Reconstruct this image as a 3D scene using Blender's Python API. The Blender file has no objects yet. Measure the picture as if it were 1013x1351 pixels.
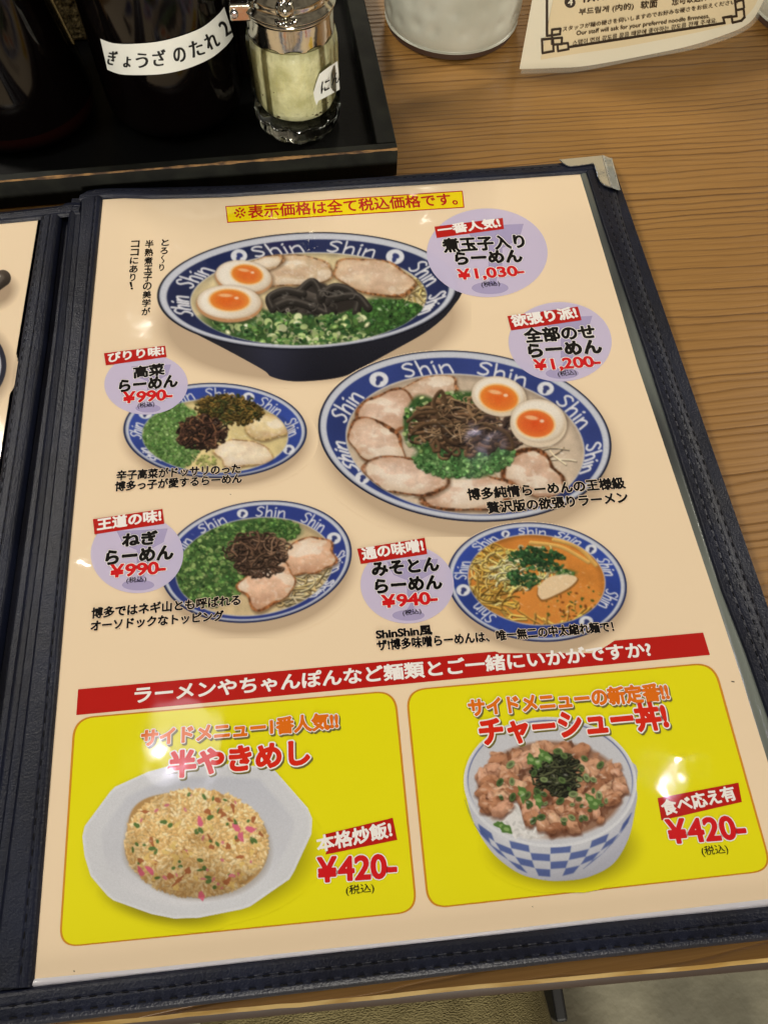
import bpy, bmesh, math, random
import numpy as np
from mathutils import Vector, Matrix
R_ = math.radians
scene = bpy.context.scene
COL = scene.collection

# ------------------------------------------------------------------ camera
CAM_R = np.array([[0.9947978293189341, -0.09984165331424188, 0.020221845756890712],
                  [-0.08023447407964909, -0.8902464663403384, -0.448356619598399],
                  [0.0627670929030401, 0.4444017027780385, -0.893625994819131]])
CAM_C = np.array([0.08580116374375167, 0.01126397142744387, 0.23520723966919427])
FPX, CX, CY = 1015.0, 506.5, 675.5
cam = bpy.data.cameras.new('camera')
cam_o = bpy.data.objects.new('camera', cam); COL.objects.link(cam_o)
m = Matrix.Identity(4)
for i in range(3):
    m[i][0] = CAM_R[0][i]; m[i][1] = -CAM_R[1][i]; m[i][2] = -CAM_R[2][i]; m[i][3] = CAM_C[i]
cam_o.matrix_world = m
cam.sensor_fit = 'VERTICAL'; cam.sensor_height = 24.0; cam.lens = FPX / 1351 * 24.0
cam.clip_start = 0.005; cam.clip_end = 50
scene.camera = cam_o

# ------------------------------------------------------------------ world, lamps, exposure
scene.view_settings.view_transform = 'Standard'; scene.view_settings.look = 'None'
scene.view_settings.exposure = 0.0; scene.view_settings.gamma = 1.0
scene.view_settings.use_curve_mapping = False
scene.render.engine = 'CYCLES'
scene.cycles.use_denoising = True
scene.cycles.max_bounces = 10; scene.cycles.transparent_max_bounces = 16; scene.cycles.transmission_bounces = 10
scene.cycles.sample_clamp_indirect = 6
w = bpy.data.worlds.new('World'); scene.world = w; w.use_nodes = True
nt = w.node_tree; bg = nt.nodes['Background']
tc = nt.nodes.new('ShaderNodeTexCoord'); wn = nt.nodes.new('ShaderNodeTexNoise'); wr = nt.nodes.new('ShaderNodeValToRGB')
wn.inputs['Scale'].default_value = 2.2; wn.inputs['Detail'].default_value = 3
wr.color_ramp.elements[0].position = 0.35; wr.color_ramp.elements[0].color = (0.012, 0.011, 0.010, 1)
wr.color_ramp.elements[1].position = 0.72; wr.color_ramp.elements[1].color = (0.36, 0.30, 0.22, 1)
nt.links.new(tc.outputs['Generated'], wn.inputs['Vector']); nt.links.new(wn.outputs['Fac'], wr.inputs['Fac'])
nt.links.new(wr.outputs['Color'], bg.inputs['Color']); bg.inputs['Strength'].default_value = 0.75

def area(name, loc, target, size, power, col):
    l = bpy.data.lights.new(name, 'AREA'); l.shape = 'DISK'; l.size = size; l.energy = power; l.color = col
    o = bpy.data.objects.new(name, l); COL.objects.link(o); o.location = loc
    o.rotation_euler = (Vector(target) - Vector(loc)).to_track_quat('-Z', 'Y').to_euler()
    return o
area('area_lamp', (-0.50, 0.64, 0.80), (0.12, 0.24, 0), 0.20, 5.2, (1.0, 0.94, 0.84))
area('area_lamp', (1.45, 0.70, 0.95), (0.12, 0.24, 0), 0.24, 12, (1.0, 0.94, 0.84))
area('area_lamp', (-0.80, 0.02, 1.25), (0.1, 0.1, 0), 0.20, 1.9, (0.95, 0.99, 1.0))
area('area_lamp', (0.05, -4.5, 0.68), (0.1, 0.2, 0), 1.0, 176, (1.0, 0.94, 0.84))  # front fill, added low and far off to light the upright faces
sp = bpy.data.lights.new('floor_fill_spot', 'SPOT'); sp.energy = 210; sp.spot_size = R_(34); sp.spot_blend = .6; sp.shadow_soft_size = .08; sp.color = (1.0, .95, .84)  # added fill spot, brightens the floor and trouser leg below the table
so = bpy.data.objects.new('floor_fill_spot', sp); COL.objects.link(so); so.location = (.25, -1.6, 1.2)
so.rotation_euler = (Vector((.16, -.22, -.72)) - so.location).to_track_quat('-Z', 'Y').to_euler()
area('area_lamp', (0.55, 3.2, 2.0), (0.1, 0.2, 0), 0.6, 8, (1.0, 0.90, 0.72))

# ------------------------------------------------------------------ mapping of measured points onto real surfaces
def rays(px):
    px = np.atleast_2d(np.asarray(px, float))
    d = np.stack([(px[:, 0] - CX) / FPX, (px[:, 1] - CY) / FPX, np.ones(len(px))], 1)
    return d @ CAM_R
def at(px, z=0.007):
    d = rays(px); s = (z - CAM_C[2]) / d[:, 2]
    P = CAM_C + s[:, None] * d
    return P
def at1(x, y, z=0.007): return at([(x, y)], z)[0]
def proj(P):
    Y = (np.atleast_2d(P) - CAM_C) @ CAM_R.T
    return FPX * Y[:, :2] / Y[:, 2:] + np.array([CX, CY])
def cyl(px, cx, cy, r):
    d = rays(px); o = CAM_C[:2] - np.array([cx, cy])
    a = (d[:, :2] ** 2).sum(1); b = (d[:, :2] * o).sum(1); c = (o ** 2).sum() - r * r
    disc = np.maximum(b * b - a * c, 0); s = (-b - np.sqrt(disc)) / a
    P = CAM_C + s[:, None] * d
    q = P[:, :2] - np.array([cx, cy]); q *= (r / np.linalg.norm(q, axis=1))[:, None]
    P[:, :2] = q + np.array([cx, cy])
    return P
def glint(name, px, height, size, power, col, off=(0, 0)):
    p = at1(*px); d = p - CAM_C; d[2] = -d[2]; t = (height - p[2]) / d[2]; L = p + t * d
    area(name, (L[0] + off[0], L[1] + off[1], L[2]), tuple(p), size, power, col)
for px_, h_, sz_, pw_, col_ in (((226, 1006), 1.3, .034, .30, (.80, .76, 1.0)), ((236, 985), 1.35, .16, .24, (.92, .90, 1.0)), ((896, 1008), 1.3, .020, .12, (.80, .76, 1.0)), ((872, 1026), 1.3, .016, .09, (.80, .76, 1.0)), ((884, 1022), 1.35, .08, .035, (.90, .88, 1.0)),
                             ((190, 412), 1.6, 0.010, .03, (1, .96, .88)), ((331, 262), 1.6, 0.010, .03, (1, .96, .88)), ((213, 272), 1.6, 0.010, .03, (1, .96, .88)), ((560, 290), 1.6, .008, .04, (1, .96, .88)), ((118, 740), 1.4, .008, .02, (1, .97, .92))):
    glint('glint_lamp', px_, h_, sz_, pw_, col_)  # placed so the page mirrors them; the tiny ones are added for glints
glint('glint_lamp', (641, 580), 1.5, .016, .035, (.80, .76, 1.0))  # added for a small violet glint on the page

# ------------------------------------------------------------------ materials
def lin(c):
    c = np.asarray(c, float) / 255.0
    return np.where(c <= 0.04045, c / 12.92, ((c + 0.055) / 1.055) ** 2.4)
def rgba(c): return tuple(lin(c)) + (1.0,)
def mat(name, col=None, rough=0.5, spec=0.5, metal=0.0, **kw):
    mt = bpy.data.materials.new(name); mt.use_nodes = True
    b = mt.node_tree.nodes['Principled BSDF']
    if col is not None: b.inputs['Base Color'].default_value = rgba(col)
    b.inputs['Roughness'].default_value = rough; b.inputs['Specular IOR Level'].default_value = spec
    b.inputs['Metallic'].default_value = metal
    for k, v in kw.items(): b.inputs[k].default_value = v
    return mt
def N(mt, t, **kw):
    n = mt.node_tree.nodes.new(t)
    for k, v in kw.items():
        if k in n.inputs: n.inputs[k].default_value = v
        else: setattr(n, k, v)
    return n
def LK(mt, a, b): mt.node_tree.links.new(a, b)
def P_(mt): return mt.node_tree.nodes['Principled BSDF']
def bump(mt, scale, dist, detail=3, strength=1.0, vec=None, tex='ShaderNodeTexNoise', **kw):
    g = N(mt, 'ShaderNodeNewGeometry')
    t = N(mt, tex, **{'Scale': scale}, **kw)
    if tex == 'ShaderNodeTexNoise': t.inputs['Detail'].default_value = detail
    if vec:
        mp = N(mt, 'ShaderNodeMapping'); mp.inputs['Scale'].default_value = vec
        LK(mt, g.outputs['Position'], mp.inputs['Vector']); LK(mt, mp.outputs['Vector'], t.inputs['Vector'])
    else: LK(mt, g.outputs['Position'], t.inputs['Vector'])
    bp = N(mt, 'ShaderNodeBump'); bp.inputs['Distance'].default_value = dist; bp.inputs['Strength'].default_value = strength
    prev = P_(mt).inputs['Normal'].links
    LK(mt, t.outputs[0], bp.inputs['Height'])
    if prev: LK(mt, prev[0].from_socket, bp.inputs['Normal'])
    LK(mt, bp.outputs['Normal'], P_(mt).inputs['Normal'])
    return t
def vary(mt, col_a, col_b, scale, lo=0.35, hi=0.65, detail=4, vec=None):
    g = N(mt, 'ShaderNodeNewGeometry'); t = N(mt, 'ShaderNodeTexNoise', Scale=scale, Detail=detail)
    mp = N(mt, 'ShaderNodeMapping'); mp.inputs['Scale'].default_value = vec or (1, 1, 1)
    LK(mt, g.outputs['Position'], mp.inputs['Vector']); LK(mt, mp.outputs['Vector'], t.inputs['Vector'])
    r = N(mt, 'ShaderNodeValToRGB'); e = r.color_ramp.elements
    e[0].position = lo; e[0].color = rgba(col_a); e[1].position = hi; e[1].color = rgba(col_b)
    LK(mt, t.outputs['Fac'], r.inputs['Fac']); LK(mt, r.outputs['Color'], P_(mt).inputs['Base Color'])
    return r

PAGE = (246, 222, 187)
def print_mat(name, col=None, attr=False):
    """ink under the clear glossy sleeve of the page"""
    mt = mat(name, col, rough=0.06, spec=0.5)
    if attr:
        a = N(mt, 'ShaderNodeAttribute', attribute_name='ink'); LK(mt, a.outputs['Color'], P_(mt).inputs['Base Color'])
    g = N(mt, 'ShaderNodeNewGeometry'); t = N(mt, 'ShaderNodeTexNoise', Scale=38.0, Detail=5.0); r = N(mt, 'ShaderNodeMapRange'); r.inputs[1].default_value = .4; r.inputs[2].default_value = .72; r.inputs[3].default_value = .03; r.inputs[4].default_value = .11
    LK(mt, g.outputs['Position'], t.inputs['Vector']); LK(mt, t.outputs['Fac'], r.inputs[0]); LK(mt, r.outputs[0], P_(mt).inputs['Roughness'])
    bump(mt, 42, 0.00035, 2, 1.0); bump(mt, 9, 0.0015, 1, 1.0)
    return mt
M = {}
M['paper'] = print_mat('cream_page_print', PAGE)
M['picture'] = print_mat('picture_ink', attr=True)
for k, c in dict(black=(22, 20, 20), red=(190, 32, 26), white=(250, 244, 238), yellow=(246, 232, 10), orange=(214, 146, 40),
                 price=(214, 30, 34), cream=(250, 228, 200), headred=(222, 44, 26), headorange=(232, 116, 24),
                 shade=(120, 112, 60), bannerred=(196, 40, 30), banneryellow=(250, 224, 22)).items():
    M[k] = print_mat('ink_' + k, c)
def ghost(name, col, f):
    mt = print_mat(name, col); n = mt.node_tree
    mx = N(mt, 'ShaderNodeMixShader'); tr = N(mt, 'ShaderNodeBsdfTransparent'); mx.inputs[0].default_value = f
    out = n.nodes['Material Output']
    LK(mt, tr.outputs[0], mx.inputs[1]); LK(mt, P_(mt).outputs[0], mx.inputs[2]); LK(mt, mx.outputs[0], out.inputs['Surface'])
    return mt
M['lilac'] = ghost('ink_lilac', (216, 206, 236), 0.84)
M['lilac_dark'] = ghost('ink_lilac_dark', (190, 180, 220), 0.62)

M['leather'] = mat('navy_leatherette', rough=0.42, spec=0.28)
vary(M['leather'], (13, 16, 30), (20, 25, 43), 60)
bump(M['leather'], 1500, 0.00016, 3, 1.0); bump(M['leather'], 480, 0.00014, 2, 0.8); bump(M['leather'], 45, 0.0012, 2, 0.6)
M['thread'] = mat('dark_thread', (3, 3, 6), rough=0.7, spec=0.2)
M['chrome'] = mat('polished_metal', (205, 202, 190), rough=0.12, metal=1.0)
bump(M['chrome'], 160, 0.00012, 2)
M['brass'] = mat('corner_metal', (212, 218, 228), rough=0.16, metal=1.0)
bump(M['brass'], 300, 0.00012, 3); bump(M['brass'], 70, 0.0010, 1)
M['sleeve_grey'] = mat('clear_sleeve_reflection', rough=0.18, spec=0.8)
vary(M['sleeve_grey'], (44, 46, 50), (120, 126, 118), 1, 0.42, 0.62, 2, (25, 9, 1))  # reflection on the clear plastic put in as grey tones
M['sleeve_white'] = mat('milky_sleeve_edge', (208, 206, 212), rough=0.12, spec=0.7)
bump(M['sleeve_white'], 60, 0.0006, 2)

# ------------------------------------------------------------------ mesh builder
def tag(o, label=None, cat=None, group=None, kind=None):
    if label: o['label'] = label
    if cat: o['category'] = cat
    if group: o['group'] = group
    if kind: o['kind'] = kind
    return o
def empty(name, loc, label, cat, group=None):
    o = bpy.data.objects.new(name, None); COL.objects.link(o); o.location = loc; o.empty_display_size = 0.01
    return tag(o, label, cat, group)
def wloc(o):
    v = Vector((0, 0, 0))
    while o is not None: v += o.location; o = o.parent
    return v
class MB:
    def __init__(s): s.v = []; s.f = []; s.m = []; s.mats = []; s.n = 0
    def mi(s, mt):
        if mt not in s.mats: s.mats.append(mt)
        return s.mats.index(mt)
    def add(s, verts, faces, mt):
        verts = np.asarray(verts, float).reshape(-1, 3); k = s.mi(mt)
        s.v.append(verts); s.f += [tuple(int(i) + s.n for i in f) for f in faces]; s.m += [k] * len(faces); s.n += len(verts)
    def grid(s, rows, mt, closed=False):
        """rows: list of equal-length point lists -> quads"""
        rows = [np.asarray(r, float) for r in rows]; nr, nc = len(rows), len(rows[0]); F = []
        for i in range(nr - 1):
            for j in range(nc - (0 if closed else 1)):
                j2 = (j + 1) % nc
                F.append((i * nc + j, i * nc + j2, (i + 1) * nc + j2, (i + 1) * nc + j))
        s.add(np.concatenate(rows), F, mt)
    def poly(s, pts, mt): s.add(pts, [tuple(range(len(pts)))], mt)
    def lathe(s, prof, c, mt, seg=64, flute=0, amp=0.0, fl=None):
        rows = []
        for k, (r, z) in enumerate(prof):
            a = np.arange(seg) * 2 * math.pi / seg
            rr = np.full(seg, r, float)
            if flute and (fl is None or fl[k]):
                rr = r - amp * np.abs(np.sin(a * flute / 2)) ** 0.5 * 0 - amp * (1 - np.abs(np.cos(a * flute / 2)))
            rows.append(np.stack([c[0] + rr * np.cos(a), c[1] + rr * np.sin(a), np.full(seg, c[2] + z)], 1))
        s.grid(rows, mt, closed=True)
    def box(s, lo, hi, mt, X=None):
        x0, y0, z0 = lo; x1, y1, z1 = hi
        v = np.array([(x0, y0, z0), (x1, y0, z0), (x1, y1, z0), (x0, y1, z0), (x0, y0, z1), (x1, y0, z1), (x1, y1, z1), (x0, y1, z1)], float)
        if X is not None: v = X(v)
        s.add(v, [(3, 2, 1, 0), (4, 5, 6, 7), (0, 1, 5, 4), (1, 2, 6, 5), (2, 3, 7, 6), (3, 0, 4, 7)], mt)
    def tube(s, pts, r, mt, seg=10, caps=True):
        pts = [np.asarray(p, float) for p in pts]; rs = r if hasattr(r, '__len__') else [r] * len(pts)
        rows = []; up = np.array([0.123, 0.31, 0.94])
        for i, p in enumerate(pts):
            t = pts[min(i + 1, len(pts) - 1)] - pts[max(i - 1, 0)]; t /= np.linalg.norm(t) + 1e-12
            a = np.cross(t, up); a /= np.linalg.norm(a); b = np.cross(t, a)
            rows.append([p + rs[i] * (math.cos(q) * a + math.sin(q) * b) for q in np.arange(seg) * 2 * math.pi / seg])
        n0 = s.n; s.grid(rows, mt, closed=True)
        if caps:
            k = s.mi(mt); s.f.append(tuple(n0 + i for i in range(seg - 1, -1, -1))); s.m.append(k)
            q = n0 + (len(pts) - 1) * seg; s.f.append(tuple(q + i for i in range(seg))); s.m.append(k)
    def build(s, name, parent=None, smooth=False, bevel=0, weld=False, recalc=False):
        off = np.array(wloc(parent)) if parent else np.zeros(3)
        me = bpy.data.meshes.new(name); V = np.concatenate(s.v) - off
        me.from_pydata(V.tolist(), [], s.f)
        for mt in s.mats: me.materials.append(mt)
        me.polygons.foreach_set('material_index', s.m)
        if smooth: me.polygons.foreach_set('use_smooth', [True] * len(s.f))
        if recalc:
            bm = bmesh.new(); bm.from_mesh(me); bmesh.ops.remove_doubles(bm, verts=bm.verts, dist=1e-7); bmesh.ops.recalc_face_normals(bm, faces=bm.faces); bm.to_mesh(me); bm.free()
        me.update(); o = bpy.data.objects.new(name, me); COL.objects.link(o)
        if parent: o.parent = parent
        if bevel:
            b = o.modifiers.new('bevel', 'BEVEL'); b.width = bevel; b.segments = 3; b.limit_method = 'ANGLE'; b.angle_limit = R_(40)
        return o
def resample(pts, n):
    pts = np.asarray(pts, float); d = np.r_[0, np.cumsum(np.linalg.norm(np.diff(pts, axis=0), axis=1))]
    t = np.linspace(0, d[-1], n)
    return np.stack([np.interp(t, d, pts[:, k]) for k in range(pts.shape[1])], 1)
def spline(pts, n):
    pts = np.asarray(pts, float); k = len(pts); out = []
    for u in np.linspace(0, k - 1, n):
        i = min(int(u), k - 2); t = u - i
        p0, p1, p2, p3 = pts[max(i - 1, 0)], pts[i], pts[i + 1], pts[min(i + 2, k - 1)]
        out.append(0.5 * (2 * p1 + (p2 - p0) * t + (2 * p0 - 5 * p1 + 4 * p2 - p3) * t * t + (3 * p1 - p0 - 3 * p2 + p3) * t ** 3))
    return np.array(out)

# ------------------------------------------------------------------ lettering
_tc = {}
def _font_mesh(txt):
    cu = bpy.data.curves.new('t', 'FONT'); cu.body = txt; cu.size = 1.0; cu.resolution_u = 4; cu.fill_mode = 'FRONT'
    ob = bpy.data.objects.new('t', cu); COL.objects.link(ob)
    dg = bpy.context.evaluated_depsgraph_get(); me = bpy.data.meshes.new_from_object(ob.evaluated_get(dg))
    V = np.zeros(len(me.vertices) * 3); me.vertices.foreach_get('co', V); V = V.reshape(-1, 3)[:, :2].copy()
    cnt = {}
    for p in me.polygons:
        for k in p.edge_keys: cnt[k] = cnt.get(k, 0) + 1
    E = np.array([k for k, c in cnt.items() if c == 1], int).reshape(-1, 2)
    bpy.data.objects.remove(ob); bpy.data.curves.remove(cu); bpy.data.meshes.remove(me)
    return V, E
_bar = None
def _char(ch, res):
    """outline, advance and distance field of one character"""
    global _bar
    key = ('c', ch, res)
    if key in _tc: return _tc[key]
    if _bar is None: _bar = _font_mesh('|')[0][:, 0].min()
    adv = _font_mesh(ch + '|')[0][:, 0].max() - (_font_mesh('|')[0][:, 0].max() - 0.0)
    V, E = _font_mesh(ch)
    if len(V) == 0: _tc[key] = (None, adv); return _tc[key]
    lo, hi = V.min(0), V.max(0); g = 1.0 / res; mg = 0.13
    xs = np.arange(lo[0] - mg, hi[0] + mg + g, g); ys = np.arange(lo[1] - mg, hi[1] + mg + g, g)
    X, Y = np.meshgrid(xs, ys); D = np.full(X.shape, 1e9); ins = np.zeros(X.shape, bool)
    for i, j in E:
        ax, ay = V[i]; bx, by = V[j]; dx, dy = bx - ax, by - ay
        t = np.clip(((X - ax) * dx + (Y - ay) * dy) / (dx * dx + dy * dy + 1e-12), 0, 1)
        D = np.minimum(D, np.hypot(X - ax - t * dx, Y - ay - t * dy))
        c = (ay > Y) != (by > Y)
        if dy != 0: ins ^= c & (X < dx * (Y - ay) / dy + ax)
    adv += 0.07 if ch == '¥' else 0
    _tc[key] = ((lo, hi, xs, ys, np.where(ins, D, -D)), adv)
    return _tc[key]
def _fill(ch, bold, res):
    key = ('f', ch, round(bold, 4), res)
    if key in _tc: return _tc[key]
    (lo, hi, xs, ys, S), adv = _char(ch, res); S = S + bold + 1e-7; V = []; F = []
    def av(x, y): V.append((x, y)); return len(V) - 1
    full = (S[:-1, :-1] > 0) & (S[:-1, 1:] > 0) & (S[1:, 1:] > 0) & (S[1:, :-1] > 0)
    anyp = (S[:-1, :-1] > 0) | (S[:-1, 1:] > 0) | (S[1:, 1:] > 0) | (S[1:, :-1] > 0)
    nj, ni = full.shape
    for j in range(nj):
        i = 0
        while i < ni:
            if full[j, i]:
                k = i
                while k + 1 < ni and full[j, k + 1]: k += 1
                F.append((av(xs[i], ys[j]), av(xs[k + 1], ys[j]), av(xs[k + 1], ys[j + 1]), av(xs[i], ys[j + 1]))); i = k + 1; continue
            if anyp[j, i]:
                c = [(xs[i], ys[j], S[j, i]), (xs[i + 1], ys[j], S[j, i + 1]), (xs[i + 1], ys[j + 1], S[j + 1, i + 1]), (xs[i], ys[j + 1], S[j + 1, i])]
                p = []
                for q in range(4):
                    x0, y0, s0 = c[q]; x1, y1, s1 = c[(q + 1) % 4]
                    if s0 > 0: p.append((x0, y0))
                    if (s0 > 0) != (s1 > 0):
                        t = s0 / (s0 - s1); p.append((x0 + (x1 - x0) * t, y0 + (y1 - y0) * t))
                if len(p) >= 3: F.append(tuple(av(*q) for q in p))
            i += 1
    _tc[key] = (np.array(V).reshape(-1, 2), F); return _tc[key]
def glyphs(txt, bold=0.0, res=40):
    """verts, faces and the ink box (without emboldening) of a line of lettering"""
    x = 0.0; VV = []; FF = []; n = 0; lo = np.array([1e9, 1e9]); hi = -lo
    for ch in txt:
        d, adv = _char(ch, res)
        if d is not None:
            V, F = _fill(ch, bold, res); VV.append(V + (x, 0)); FF += [tuple(i + n for i in f) for f in F]; n += len(V)
            lo = np.minimum(lo, d[0] + (x, 0)); hi = np.maximum(hi, d[1] + (x, 0))
        x += adv
    return np.concatenate(VV), FF, lo, hi
def text(mb, txt, bl, br, h, z, mt, bold=0.0, mapper=None, up=None, dx=0.0, shift=(0, 0)):
    """lettering whose ink runs from bl to br (measured), h tall, lying on the page (or on what mapper gives)"""
    V, F, lo, hi = glyphs(txt, bold, 56 if h > 20 else 46)
    U = (V - lo) / (hi - lo)
    bl = np.array(bl, float) + shift; br = np.array(br, float) + shift
    if mapper is None:
        P0, P1 = at([bl, br], z); e = P1 - P0; n = np.array([-e[1], e[0], 0]); n /= np.linalg.norm(n)
        a, b = proj([P0, P0 + n * 0.001]); H = h / abs((b - a)[1]) * 0.001
        W = P0 + U[:, :1] * e + U[:, 1:] * n * H
    else:
        e = br - bl
        if up is None: up = np.array([e[1], -e[0]]) / np.linalg.norm(e)
        W = mapper(bl + U[:, :1] * e + U[:, 1:] * np.asarray(up) * h)
    mb.add(W, F, mt)
def quad(mb, pts, z, mt): mb.poly(at(pts, z)[::-1] if poly_cw(pts) else at(pts, z), mt)
def poly_cw(p):
    p = np.asarray(p, float); x, y = p[:, 0], p[:, 1]
    return (x * np.roll(y, -1) - np.roll(x, -1) * y).sum() > 0
def disc(mb, c, rx, ry, z, mt, n=72):
    a = np.linspace(0, 2 * math.pi, n, endpoint=False)
    quad(mb, np.stack([c[0] + rx * np.cos(a), c[1] + ry * np.sin(a)], 1), z, mt)

# ------------------------------------------------------------------ printed pictures: ink computed on a fine grid of the page
class Ink:
    S = 1.25; count = 0
    def __init__(s, x0, y0, x1, y1, seed=0):
        s.x0, s.y0 = x0, y0; s.w = int((x1 - x0) * s.S) + 1; s.h = int((y1 - y0) * s.S) + 1
        s.X, s.Y = np.meshgrid(x0 + np.arange(s.w) / s.S, y0 + np.arange(s.h) / s.S)
        s.c = np.zeros((s.h, s.w, 3)); s.a = np.zeros((s.h, s.w)); s.rng = np.random.default_rng(seed); s.clip = None
    def noise(s, sc, seed=0, oct=3, ax=1.0):
        out = 0; amp = 1; tot = 0
        for o in range(oct):
            r = np.random.default_rng(seed * 31 + o); G = r.random((128, 128))
            u = (s.X - s.x0) / sc * 2 ** o / ax + 7.3; v = (s.Y - s.y0) / sc * 2 ** o + 3.1
            i = np.floor(u).astype(int); j = np.floor(v).astype(int); fu = u - i; fv = v - j
            fu = fu * fu * (3 - 2 * fu); fv = fv * fv * (3 - 2 * fv)
            g = lambda a, b: G[b % 128, a % 128]
            out = out + amp * (g(i, j) * (1 - fu) * (1 - fv) + g(i + 1, j) * fu * (1 - fv) + g(i, j + 1) * (1 - fu) * fv + g(i + 1, j + 1) * fu * fv)
            tot += amp; amp *= 0.5
        return out / tot
    def put(s, mask, col, sl=None, cover=True):
        if s.clip is not None: mask = mask * (s.clip if sl is None else s.clip[sl])
        C = s.c if sl is None else s.c[sl]; A = s.a if sl is None else s.a[sl]
        col = np.asarray(col, float); mk = mask[..., None]
        na = A + mask * (1 - A) if cover else A
        with np.errstate(all='ignore'):
            C[:] = np.where(mk > 0, (col * mk + C * (A[..., None]) * (1 - mk)) / np.maximum(mk + A[..., None] * (1 - mk), 1e-6), C)
        A[:] = na
    def box(s, x0, y0, x1, y1):
        i0 = max(int((x0 - s.x0) * s.S) - 2, 0); i1 = min(int((x1 - s.x0) * s.S) + 3, s.w)
        j0 = max(int((y0 - s.y0) * s.S) - 2, 0); j1 = min(int((y1 - s.y0) * s.S) + 3, s.h)
        if i1 <= i0 or j1 <= j0: return None
        return (slice(j0, j1), slice(i0, i1))
    def ed(s, cx, cy, rx, ry, rot=0.0, sl=None):
        X = s.X if sl is None else s.X[sl]; Y = s.Y if sl is None else s.Y[sl]
        c, n = math.cos(R_(rot)), math.sin(R_(rot)); dx, dy = X - cx, Y - cy
        u = (dx * c + dy * n) / rx; v = (-dx * n + dy * c) / ry
        return u, v
    def ell(s, cx, cy, rx, ry, col, rot=0.0, soft=0.8, op=1.0, wob=0.0, wsc=12, seed=1):
        R = max(rx, ry) * (1 + 2.2 * wob) + soft + 2; sl = s.box(cx - R, cy - R, cx + R, cy + R)
        if sl is None: return None
        u, v = s.ed(cx, cy, rx, ry, rot, sl); r = np.sqrt(u * u + v * v)
        if wob: 
            a = np.arctan2(v, u); k = np.random.default_rng(seed).normal(size=(6, 2)) / (1 + np.arange(6)[:, None] * 0.6)
            r = r * (1 + wob * sum(k[i, 0] * np.cos((i + 2) * a) + k[i, 1] * np.sin((i + 2) * a) for i in range(6)) * 0.5)
        mk = np.clip((1 - r) * min(rx, ry) / soft + 0.5, 0, 1) * op
        col = np.asarray(col, float)
        s.put(mk, col[sl] if col.ndim == 3 else col, sl)
        return sl, r, u, v, mk
    def dist(s, pts, sl):
        X, Y = s.X[sl], s.Y[sl]; best = np.full(X.shape, 1e9); side = np.zeros(X.shape)
        for (ax, ay), (bx, by) in zip(pts[:-1], pts[1:]):
            dx, dy = bx - ax, by - ay; L = dx * dx + dy * dy + 1e-9
            t = np.clip(((X - ax) * dx + (Y - ay) * dy) / L, 0, 1)
            d = np.hypot(X - ax - t * dx, Y - ay - t * dy)
            sd = (X - ax - t * dx) * 0.45 + (Y - ay - t * dy) * 0.9
            k = d < best; best = np.where(k, d, best); side = np.where(k, sd, side)
        return best, side
    def stroke(s, pts, wd, col, shade=0.0, soft=0.7, op=1.0):
        pts = np.asarray(pts, float); p = wd + 2
        sl = s.box(pts[:, 0].min() - p, pts[:, 1].min() - p, pts[:, 0].max() + p, pts[:, 1].max() + p)
        if sl is None: return
        d, sd = s.dist(pts, sl); mk = np.clip((wd / 2 - d) / soft + 0.5, 0, 1) * op
        c = np.asarray(col, float)
        if shade: c = np.clip(c[None, None, :] * (1 - shade * np.clip(sd / (wd / 2), -1, 1))[..., None], 0, 255)
        s.put(mk, c, sl)
    def polyg(s, pts, col, soft=0.8, op=1.0):
        pts = np.asarray(pts, float); sl = s.box(pts[:, 0].min() - 2, pts[:, 1].min() - 2, pts[:, 0].max() + 2, pts[:, 1].max() + 2)
        if sl is None: return None
        X, Y = s.X[sl], s.Y[sl]; ins = np.zeros(X.shape, bool); q = np.r_[pts, pts[:1]]
        for (ax, ay), (bx, by) in zip(q[:-1], q[1:]):
            c = (ay > Y) != (by > Y)
            with np.errstate(all='ignore'): xi = (bx - ax) * (Y - ay) / (by - ay + 1e-12) + ax
            ins ^= c & (X < xi)
        d, _ = s.dist(q, sl); sd = np.where(ins, d, -d); mk = np.clip(sd / soft + 0.5, 0, 1) * op
        col = np.asarray(col, float)
        s.put(mk, col[sl] if col.ndim == 3 else col, sl)
        return sl, sd, mk
    def tint(s, sl, mk, mul): s.c[sl] = np.clip(s.c[sl] * (1 + mk[..., None] * (np.asarray(mul, float) - 1)), 0, 255)
    def mesh(s, name, parent, z, base, label=None, soft=2):
        z = z + 0.000004 * Ink.count; Ink.count += 1
        px = np.stack([s.X.ravel(), s.Y.ravel()], 1); P = at(px, z) - np.array(wloc(parent))
        g1 = s.rng.normal(0, 1, s.a.shape); g1 = (g1 + np.roll(g1, 1, 0) + np.roll(g1, 1, 1) + np.roll(g1, (1, 1), (0, 1))) / 2
        lum = s.c.mean(2, keepdims=True); s.c = lum + (s.c - lum) * .88; blur = s.c
        for _ in range(soft):
            for ax in (0, 1): blur = (blur * 2 + np.roll(blur, 1, ax) + np.roll(blur, -1, ax)) / 4
        blur = blur + .25 * (s.c - blur)
        s.c = np.where((s.a > .98)[..., None], blur, s.c) * (1 + .010 * g1 * (s.a > .9))[..., None]
        a = s.a[..., None]; C = lin(np.clip(s.c * a + np.asarray(base, float) * (1 - a), 0, 255))
        keep = s.a > 0.012
        kq = keep[:-1, :-1] | keep[1:, :-1] | keep[:-1, 1:] | keep[1:, 1:]
        idx = np.arange(s.w * s.h).reshape(s.h, s.w)
        q = np.stack([idx[:-1, :-1][kq], idx[1:, :-1][kq], idx[1:, 1:][kq], idx[:-1, 1:][kq]], 1)
        used = np.unique(q); rm = np.full(s.w * s.h, -1); rm[used] = np.arange(len(used)); q = rm[q]
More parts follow.
